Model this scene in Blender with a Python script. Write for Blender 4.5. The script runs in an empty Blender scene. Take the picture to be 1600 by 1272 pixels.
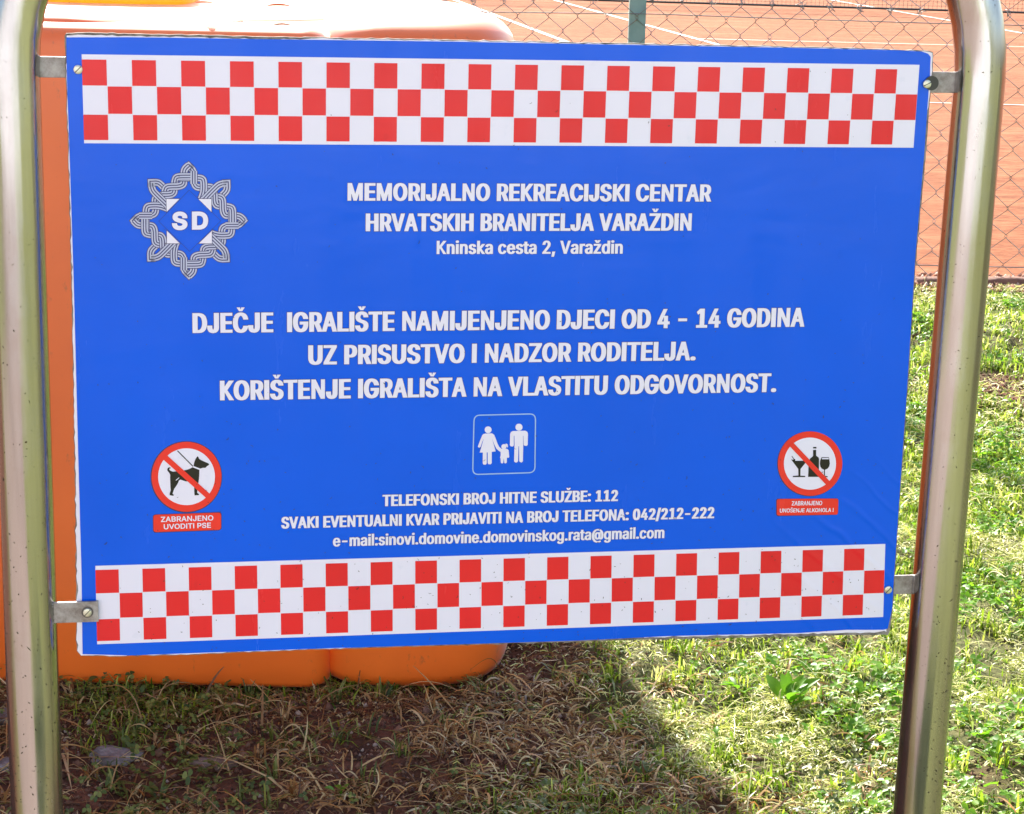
import bpy, bmesh, math, random
import numpy as np
from mathutils import Vector, Matrix
from mathutils import geometry as mgeo

# ------------------------------------------------------------------ camera
PW, PH = 1600.0, 1272.0
FPX = 3145.0
CAM_H = 1.55
LEAN = 1.45                      # the sign leans back by this many degrees
SCALE_W = 0.9645                 # width of the checker band in metres (panel is 1 m wide)
BAND = [(127.6, 84.8), (1436.4, 101.2), (1378.4, 963.8), (151.7, 1006.4)]

def homography(q):
    s = [(0, 0), (1, 0), (1, 1), (0, 1)]
    A = []; b = []
    for (x, y), (u, v) in zip(s, q):
        A.append([x, y, 1, 0, 0, 0, -u * x, -u * y]); b.append(u)
        A.append([0, 0, 0, x, y, 1, -v * x, -v * y]); b.append(v)
    return np.append(np.linalg.solve(np.array(A, float), np.array(b, float)), 1).reshape(3, 3)

Hm = homography([(x - PW / 2, y - PH / 2) for x, y in BAND])
Kinv = np.diag([1 / FPX, 1 / FPX, 1.0])
a_, b_, t_ = (Kinv @ Hm[:, i] for i in range(3))
sc_ = SCALE_W / np.linalg.norm(a_)
BU = a_ / np.linalg.norm(a_)                       # board axes in camera space
BN = np.cross(a_, b_); BN /= np.linalg.norm(BN)    # pointing away from the camera
BV = np.cross(BN, BU)
BO = t_ * sc_
BAND_H = np.linalg.norm(b_) * sc_
th = math.radians(LEAN)
Rx = np.array([[1, 0, 0], [0, math.cos(th), -math.sin(th)], [0, math.sin(th), math.cos(th)]])
g_ = Rx @ BV                                        # world down in camera space
if g_[2] < BV[2]:
    g_ = Rx.T @ BV
g_ /= np.linalg.norm(g_)
zc = np.array([0, 0, 1.0])
F_ = zc - (zc @ g_) * g_; F_ /= np.linalg.norm(F_)
X_ = np.cross(F_, -g_)
M = np.array([X_, F_, -g_])                         # camera space -> world
CAM = np.array([0, 0, CAM_H])
WU, WV, WN = M @ BU, M @ BV, M @ BN
WO = M @ BO + CAM

def ray(px, py):
    d = M @ np.array([(px - PW / 2) / FPX, (py - PH / 2) / FPX, 1.0])
    return d

def ground_at(px, py, z=0.0):
    d = ray(px, py); t = (z - CAM_H) / d[2]
    p = CAM + t * d
    return p

def plane_y(px, py, Y):
    d = ray(px, py)
    return CAM + d * (Y / d[1])

def bp(px, py, n=0.0):
    """photo position -> (u, v) metres on the board plane shifted n behind it"""
    d = ray(px, py)
    o = WO + WN * n
    t = ((o - CAM) @ WN) / (d @ WN)
    p = CAM + t * d - o
    return (p @ WU, p @ WV)

def bw(u, v, n=0.0):
    """board coordinates -> world; n negative is towards the viewer"""
    return WO + WU * u + WV * v + WN * n

scene = bpy.context.scene
col = scene.collection
cam_d = bpy.data.cameras.new('camera')
cam_d.sensor_width = 36.0
cam_d.lens = FPX / PW * 36.0
cam_d.clip_start = 0.05
cam_d.clip_end = 2000
cam = bpy.data.objects.new('camera', cam_d)
col.objects.link(cam)
mx = M @ np.array([1, 0, 0]); my = M @ np.array([0, -1, 0]); mz = M @ np.array([0, 0, -1])
cam.matrix_world = Matrix(((mx[0], my[0], mz[0], 0), (mx[1], my[1], mz[1], 0), (mx[2], my[2], mz[2], CAM_H), (0, 0, 0, 1)))
scene.camera = cam

# ------------------------------------------------------------------ light
SUN_ELEV = 37.0
SUN_SIDE = -17.5                 # degrees from +Y, negative is to the left
world = bpy.data.worlds.new('World')
scene.world = world
world.use_nodes = True
nt = world.node_tree
for n in list(nt.nodes): nt.nodes.remove(n)
sky = nt.nodes.new('ShaderNodeTexSky'); sky.sky_type = 'NISHITA'; sky.sun_disc = False
sky.sun_elevation = math.radians(SUN_ELEV); sky.sun_rotation = math.radians(SUN_SIDE)
sky.air_density = 1.0; sky.dust_density = 2.0
bg = nt.nodes.new('ShaderNodeBackground'); bg.inputs['Strength'].default_value = 0.12
wo = nt.nodes.new('ShaderNodeOutputWorld')
nt.links.new(sky.outputs[0], bg.inputs[0]); nt.links.new(bg.outputs[0], wo.inputs[0])
sd = bpy.data.lights.new('sun', 'SUN'); sd.energy = 4.8; sd.angle = math.radians(0.5); sd.color = (1.0, 0.95, 0.86)
sun = bpy.data.objects.new('sun', sd); col.objects.link(sun)
az = math.radians(SUN_SIDE); el = math.radians(SUN_ELEV)
sdir = Vector((math.sin(az) * math.cos(el), math.cos(az) * math.cos(el), math.sin(el)))
sun.rotation_euler = sdir.to_track_quat('Z', 'Y').to_euler()
sun.location = (-2, 8, 6)
scene.view_settings.view_transform = 'Standard'
scene.view_settings.look = 'None'
scene.view_settings.gamma = 1.0
scene.view_settings.use_curve_mapping = False
scene.view_settings.exposure = 1.75
scene.cycles.max_bounces = 6
scene.cycles.use_denoising = True

# ------------------------------------------------------------------ helpers
rng = np.random.default_rng(11)
random.seed(5)

def lin(r, g, b):
    f = lambda c: (c / 255 / 12.92) if c / 255 <= 0.04045 else ((c / 255 + 0.055) / 1.055) ** 2.4
    return (f(r), f(g), f(b), 1)

def mesh_np(name, verts, faces, mat, parent=None, smooth=False):
    """faces: (n,k) int array or list of tuples"""
    me = bpy.data.meshes.new(name)
    v = np.asarray(verts, float)
    if parent is not None:
        v = v - np.array(parent['_o'])
    if isinstance(faces, np.ndarray):
        n, k = faces.shape
        me.vertices.add(len(v)); me.vertices.foreach_set('co', v.astype(np.float32).ravel())
        me.loops.add(n * k); me.loops.foreach_set('vertex_index', faces.astype(np.int32).ravel())
        me.polygons.add(n); me.polygons.foreach_set('loop_start', np.arange(0, n * k, k, dtype=np.int32))
        me.update(calc_edges=True)
    else:
        me.from_pydata([tuple(x) for x in v], [], [tuple(int(i) for i in f) for f in faces])
    if smooth and len(me.polygons):
        me.polygons.foreach_set('use_smooth', [True] * len(me.polygons))
    me.update()
    if mat is not None: me.materials.append(mat)
    o = bpy.data.objects.new(name, me)
    col.objects.link(o)
    if parent is not None:
        o.parent = parent
        o['_o'] = parent['_o']
    return o

def obj_bm(name, bm, mat, parent=None, smooth=False, bevel=None):
    if parent is not None:
        bmesh.ops.translate(bm, verts=bm.verts[:], vec=-Vector(parent['_o']))
    if bevel:
        bmesh.ops.bevel(bm, geom=bm.edges[:], offset=bevel, segments=2, affect='EDGES', profile=0.6)
    bmesh.ops.recalc_face_normals(bm, faces=bm.faces[:])
    me = bpy.data.meshes.new(name); bm.to_mesh(me); bm.free()
    if smooth: me.polygons.foreach_set('use_smooth', [True] * len(me.polygons))
    if mat is not None: me.materials.append(mat)
    o = bpy.data.objects.new(name, me); col.objects.link(o)
    if parent is not None:
        o.parent = parent; o['_o'] = parent['_o']
    return o

def root(name, loc, label, cat, group=None):
    o = bpy.data.objects.new(name, None); o.empty_display_size = 0.1
    col.objects.link(o); o.location = loc
    o['label'] = label; o['category'] = cat; o['_o'] = [float(c) for c in loc]
    if group: o['group'] = group
    return o

def tag(o, label, cat, group=None):
    o['label'] = label; o['category'] = cat
    if group: o['group'] = group
    return o

def box_bm(c, sx, sy, sz, ax=None, bm=None):
    bm = bm or bmesh.new()
    ax = ax or (Vector((1, 0, 0)), Vector((0, 1, 0)), Vector((0, 0, 1)))
    c = Vector(c); vs = []
    for z in (-1, 1):
        for x, y in ((-1, -1), (1, -1), (1, 1), (-1, 1)):
            vs.append(bm.verts.new(c + ax[0] * (x * sx / 2) + ax[1] * (y * sy / 2) + ax[2] * (z * sz / 2)))
    for f in ((3, 2, 1, 0), (4, 5, 6, 7), (0, 1, 5, 4), (1, 2, 6, 5), (2, 3, 7, 6), (3, 0, 4, 7)):
        bm.faces.new([vs[i] for i in f])
    return bm

def tube_bm(pts, r, seg=12, bm=None, caps=True):
    bm = bm or bmesh.new()
    pts = [Vector(p) for p in pts]
    rings = []; prev = None
    for i, p in enumerate(pts):
        d = (pts[min(i + 1, len(pts) - 1)] - pts[max(i - 1, 0)]).normalized()
        if prev is None:
            a = Vector((0, 1, 0)) if abs(d.y) < 0.9 else Vector((1, 0, 0))
            s = d.cross(a).normalized()
        else:
            s = (prev - d * prev.dot(d)).normalized()
        prev = s; t = d.cross(s)
        rr = r[i] if isinstance(r, (list, tuple)) else r
        rings.append([bm.verts.new(p + (s * math.cos(2 * math.pi * k / seg) + t * math.sin(2 * math.pi * k / seg)) * rr) for k in range(seg)])
    for i in range(len(rings) - 1):
        for k in range(seg):
            bm.faces.new((rings[i][k], rings[i][(k + 1) % seg], rings[i + 1][(k + 1) % seg], rings[i + 1][k]))
    if caps:
        bm.faces.new(rings[0][::-1]); bm.faces.new(rings[-1])
    return bm

# ---- materials
def new_mat(name):
    m = bpy.data.materials.new(name); m.use_nodes = True
    t = m.node_tree; p = t.nodes['Principled BSDF']
    return m, t, p

def N(t, kind, **kw):
    n = t.nodes.new(kind)
    for k, v in kw.items():
        if k in n.inputs: n.inputs[k].default_value = v
        else: setattr(n, k, v)
    return n

def ramp(t, fac, stops):
    r = t.nodes.new('ShaderNodeValToRGB')
    e = r.color_ramp.elements
    while len(e) < len(stops): e.new(0.5)
    for i, (p, c) in enumerate(stops):
        e[i].position = p; e[i].color = c
    t.links.new(fac, r.inputs[0])
    return r

def mix(t, fac, a, b):
    m = t.nodes.new('ShaderNodeMix'); m.data_type = 'RGBA'
    for s, v in ((m.inputs[0], fac), (m.inputs[6], a), (m.inputs[7], b)):
        if hasattr(v, 'is_linked') or isinstance(v, bpy.types.NodeSocket): t.links.new(v, s)
        else: s.default_value = v
    return m.outputs[2]

def noise(t, scale, detail=4, rough=0.55, coord='Object', vec=None, mapping=None, dist=0.0):
    n = t.nodes.new('ShaderNodeTexNoise')
    n.inputs['Scale'].default_value = scale; n.inputs['Detail'].default_value = detail
    n.inputs['Roughness'].default_value = rough; n.inputs['Distortion'].default_value = dist
    tc = t.nodes.new('ShaderNodeTexCoord')
    src = tc.outputs[coord]
    if mapping:
        mp = t.nodes.new('ShaderNodeMapping'); mp.inputs['Scale'].default_value = mapping
        t.links.new(src, mp.inputs[0]); src = mp.outputs[0]
    t.links.new(src, n.inputs['Vector'])
    return n.outputs['Fac']

def bump(t, p, fac, strength, dist=0.01):
    b = t.nodes.new('ShaderNodeBump'); b.inputs['Strength'].default_value = strength; b.inputs['Distance'].default_value = dist
    t.links.new(fac, b.inputs['Height']); t.links.new(b.outputs[0], p.inputs['Normal'])
    return b

def simple(name, c, rough=0.6, metal=0.0, spec=0.5):
    m, t, p = new_mat(name)
    p.inputs['Base Color'].default_value = c; p.inputs['Roughness'].default_value = rough
    p.inputs['Metallic'].default_value = metal; p.inputs['Specular IOR Level'].default_value = spec
    return m, t, p

def film(name, c, var=0.06):
    """printed and laminated film: colour with faint fading, weathering film and gloss"""
    m, t, p = new_mat(name)
    n1 = noise(t, 5.0, 5)
    dark = (c[0] * (1 - var), c[1] * (1 - var), c[2] * (1 - var), 1)
    lite = (c[0] * (1 + var * .3), c[1] * (1 + var * .3), min(1, c[2] * (1 + var * .3)), 1)
    r = ramp(t, n1, [(0.3, dark), (0.7, lite)])
    n2 = noise(t, 60.0, 3)
    r2 = ramp(t, n2, [(0.66, (0, 0, 0, 1)), (0.74, (1, 1, 1, 1))])
    mm = t.nodes.new('ShaderNodeMath'); mm.operation = 'MULTIPLY'; mm.inputs[1].default_value = 0.12
    t.links.new(r2.outputs[0], mm.inputs[0])
    cc = mix(t, mm.outputs[0], r.outputs[0], (c[0] * .6, c[1] * .7, c[2] * .75, 1))
    t.links.new(cc, p.inputs['Base Color'])
    rr = ramp(t, noise(t, 5.0, 6, .65, mapping=(5, 5, 1)), [(0.3, (.10, .10, .10, 1)), (0.7, (.30, .30, .30, 1))])
    t.links.new(rr.outputs[0], p.inputs['Roughness'])
    p.inputs['Specular IOR Level'].default_value = 0.24
    # gentle buckling everywhere, creases where the film has lifted near the lower right corner
    tc = N(t, 'ShaderNodeTexCoord')
    mp = N(t, 'ShaderNodeMapping'); mp.inputs['Location'].default_value = (-.47, 0.03, -.74); t.links.new(tc.outputs['Object'], mp.inputs[0])
    ln = N(t, 'ShaderNodeVectorMath'); ln.operation = 'LENGTH'; t.links.new(mp.outputs[0], ln.inputs[0])
    mk = N(t, 'ShaderNodeMapRange'); mk.inputs[1].default_value = .20; mk.inputs[2].default_value = .03; t.links.new(ln.outputs['Value'], mk.inputs[0])
    rt = N(t, 'ShaderNodeMapping'); rt.inputs['Rotation'].default_value = (0, math.radians(48), 0); t.links.new(tc.outputs['Object'], rt.inputs[0])
    wv = N(t, 'ShaderNodeTexWave'); wv.wave_type = 'BANDS'; wv.bands_direction = 'X'; wv.inputs['Scale'].default_value = 9.0
    wv.inputs['Distortion'].default_value = 3.5; wv.inputs['Detail'].default_value = 2.0; wv.inputs['Detail Scale'].default_value = 1.2; t.links.new(rt.outputs[0], wv.inputs['Vector'])
    pw = N(t, 'ShaderNodeMath'); pw.operation = 'POWER'; pw.inputs[1].default_value = 8.0; t.links.new(wv.outputs['Fac'], pw.inputs[0])
    ml = N(t, 'ShaderNodeMath'); ml.operation = 'MULTIPLY'; t.links.new(pw.outputs[0], ml.inputs[0]); t.links.new(mk.outputs[0], ml.inputs[1])
    b1 = bump(t, p, noise(t, 7.0, 3, mapping=(1, 1, 2)), 0.25, 0.004)
    b2 = N(t, 'ShaderNodeBump'); b2.inputs['Strength'].default_value = .4; b2.inputs['Distance'].default_value = .004
    t.links.new(ml.outputs[0], b2.inputs['Height']); t.links.new(b1.outputs[0], b2.inputs['Normal']); t.links.new(b2.outputs[0], p.inputs['Normal'])
    return m

MAT = {}
MAT['blue'] = film('blue_film', (0.0002, 0.107, 0.77, 1))
MAT['white'] = film('white_film', (0.80, 0.78, 0.88, 1), 0.02)
MAT['red'] = film('red_film', (0.80, 0.026, 0.030, 1), 0.12)
MAT['red2'] = film('orange_red_print', (0.84, 0.045, 0.030, 1), 0.08)
MAT['ink'] = film('black_print', (0.022, 0.022, 0.018, 1), 0.1)
MAT['outline'] = film('dark_outline_print', (0.05, 0.05, 0.09, 1), 0.1)
MAT['strand'] = film('silver_print', (0.52, 0.55, 0.70, 1), 0.1)
MAT['gap'] = film('grey_violet_print', (0.07, 0.07, 0.17, 1), 0.1)
MAT['line_blue'] = film('thin_line_print', (0.02, 0.06, 0.36, 1), 0.1)
MAT['paleblue'] = film('pale_line_print', (0.36, 0.55, 0.80, 1), 0.1)

def panel_core():
    m, t, p = new_mat('panel_core')
    n = noise(t, 90, 4)
    r = ramp(t, n, [(0.35, (.10, .085, .07, 1)), (0.6, (.26, .24, .21, 1))])
    t.links.new(r.outputs[0], p.inputs['Base Color']); p.inputs['Roughness'].default_value = .8
    return m
MAT['core'] = panel_core()

def steel(name, rough, grime=True):
    m, t, p = new_mat(name)
    n1 = noise(t, 3.0, 6, mapping=(14, 14, 0.5))
    n2 = noise(t, 220.0, 2)
    base = ramp(t, n1, [(0.3, (.33, .32, .325, 1)), (0.7, (.54, .525, .52, 1))])
    spk = ramp(t, n2, [(0.70, (0, 0, 0, 1)), (0.75, (1, 1, 1, 1))])
    n3 = noise(t, 14.0, 5)
    rust = ramp(t, n3, [(0.60, (0, 0, 0, 1)), (0.80, (.35, .35, .35, 1))])
    c = mix(t, rust.outputs[0], base.outputs[0], (.30, .22, .14, 1))
    c = mix(t, spk.outputs[0], c, (.09, .07, .05, 1)) if grime else c
    t.links.new(c, p.inputs['Base Color'])
    p.inputs['Metallic'].default_value = 1.0
    rr = ramp(t, n1, [(0.2, (rough * .7,) * 3 + (1,)), (0.8, (rough * 1.3,) * 3 + (1,))])
    t.links.new(rr.outputs[0], p.inputs['Roughness'])
    wm = ramp(t, noise(t, 18.0, 6, .7, mapping=(1, 1, .35)), [(.45, (.12, .12, .12, 1)), (.7, (.38, .38, .38, 1))])
    rr2 = mix(t, .5, rr.outputs[0], wm.outputs[0]); t.links.new(rr2, p.inputs['Roughness'])
    bump(t, p, noise(t, 8.0, 4, mapping=(10, 10, 0.25)), 0.14, 0.002)
    return m
MAT['steel'] = steel('steel_tube', 0.20)
MAT['plate'], t, p = simple('steel_plate', (.36, .34, .32, 1), .5, .35)
r = ramp(t, noise(t, 60, 7, .7), [(.35, (.20, .17, .15, 1)), (.55, (.36, .34, .32, 1)), (.75, (.46, .44, .41, 1))]); t.links.new(r.outputs[0], p.inputs[0])
bump(t, p, noise(t, 160, 4), .2, .001)
MAT['screw'] = simple('zinc_screw', (.62, .62, .50, 1), .35, .7)[0]
MAT['slot'] = simple('screw_slot', (.06, .06, .05, 1), .6, .3)[0]

# ---- planar filling with winding numbers (copes with overlapping outlines)
def fill(loops):
    vs = []; es = []
    for lp in loops:
        b = len(vs); n = len(lp)
        vs += [Vector((float(x), float(y))) for x, y in lp]
        es += [(b + i, b + (i + 1) % n) for i in range(n)]
    ov, oe, of, _, _, _ = mgeo.delaunay_2d_cdt(vs, es, [], 0, 1e-7)
    P = np.array([(v.x, v.y) for v in ov])
    if not of: return P, []
    T = np.array([f for f in of])
    C = P[T].mean(axis=1)
    W = np.zeros(len(C))
    for lp in loops:
        L = np.array(lp, float); A = L; B = np.roll(L, -1, axis=0)
        for (x0, y0), (x1, y1) in zip(A, B):
            if y0 == y1: continue
            up = (y0 <= C[:, 1]) & (y1 > C[:, 1]); dn = (y1 <= C[:, 1]) & (y0 > C[:, 1])
            side = (x1 - x0) * (C[:, 1] - y0) - (C[:, 0] - x0) * (y1 - y0)
            W += (up & (side > 0)); W -= (dn & (side < 0))
    keep = T[np.abs(W) > 0.5]
    return P, keep.tolist()

class Sheet:
    """flat print lying on the board, collected as triangles"""
    def __init__(s): s.v = []; s.f = []
    def tris(s, P, T, n):
        b = len(s.v)
        s.v += [bw(u, v, n) for u, v in P]
        s.f += [[b + i for i in t] for t in T]
    def poly(s, loops, n):
        P, T = fill(loops)
        s.tris(P, T, n)
    def build(s, name, mat, parent):
        return mesh_np(name, s.v, s.f, mat, parent)

def stroke(pts, w, closed=False):
    """polygon outline of a polyline of width w"""
    P = np.array(pts, float); n = len(P)
    L = []; R = []
    for i in range(n):
        if closed: a, b = P[i - 1], P[(i + 1) % n]
        else: a, b = P[max(i - 1, 0)], P[min(i + 1, n - 1)]
        d1 = P[i] - a; d2 = b - P[i]
        if np.linalg.norm(d1) < 1e-12: d1 = d2
        if np.linalg.norm(d2) < 1e-12: d2 = d1
        d1 = d1 / np.linalg.norm(d1); d2 = d2 / np.linalg.norm(d2)
        t = d1 + d2; nt_ = np.linalg.norm(t)
        t = t / nt_ if nt_ > 1e-9 else d1
        nn = np.array([-t[1], t[0]])
        k = 1 / max(0.45, nn @ np.array([-d1[1], d1[0]]))
        L.append(P[i] + nn * w / 2 * k); R.append(P[i] - nn * w / 2 * k)
    return L, R

def stroke_quads(sheet, pts, w, n, closed=False, off=0.0):
    P = np.array(pts, float)
    if off:
        L, R = stroke(P, 2 * abs(off), closed)
        P = np.array(L if off > 0 else R)
    L, R = stroke(P, w, closed)
    m = len(P); b = len(sheet.v)
    for l, r in zip(L, R):
        sheet.v.append(bw(l[0], l[1], n)); sheet.v.append(bw(r[0], r[1], n))
    for i in range(m if closed else m - 1):
        j = (i + 1) % m
        sheet.f.append([b + 2 * i, b + 2 * i + 1, b + 2 * j + 1, b + 2 * j])

def smooth_path(pts, it=2, keep=()):
    P = [np.array(p, float) for p in pts]
    K = [i in keep for i in range(len(P))]
    for _ in range(it):
        Q = [P[0]]; KK = [True]
        for i in range(len(P) - 1):
            a, b = P[i], P[i + 1]
            if not (K[i] or i == 0): Q.append(a * .75 + b * .25); KK.append(False)
            if not (K[i + 1] or i + 1 == len(P) - 1): Q.append(a * .25 + b * .75); KK.append(False)
            if K[i + 1] and i + 1 < len(P) - 1: Q.append(b); KK.append(True)
        Q.append(P[-1]); KK.append(True)
        P, K = Q, KK
    return P

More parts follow.
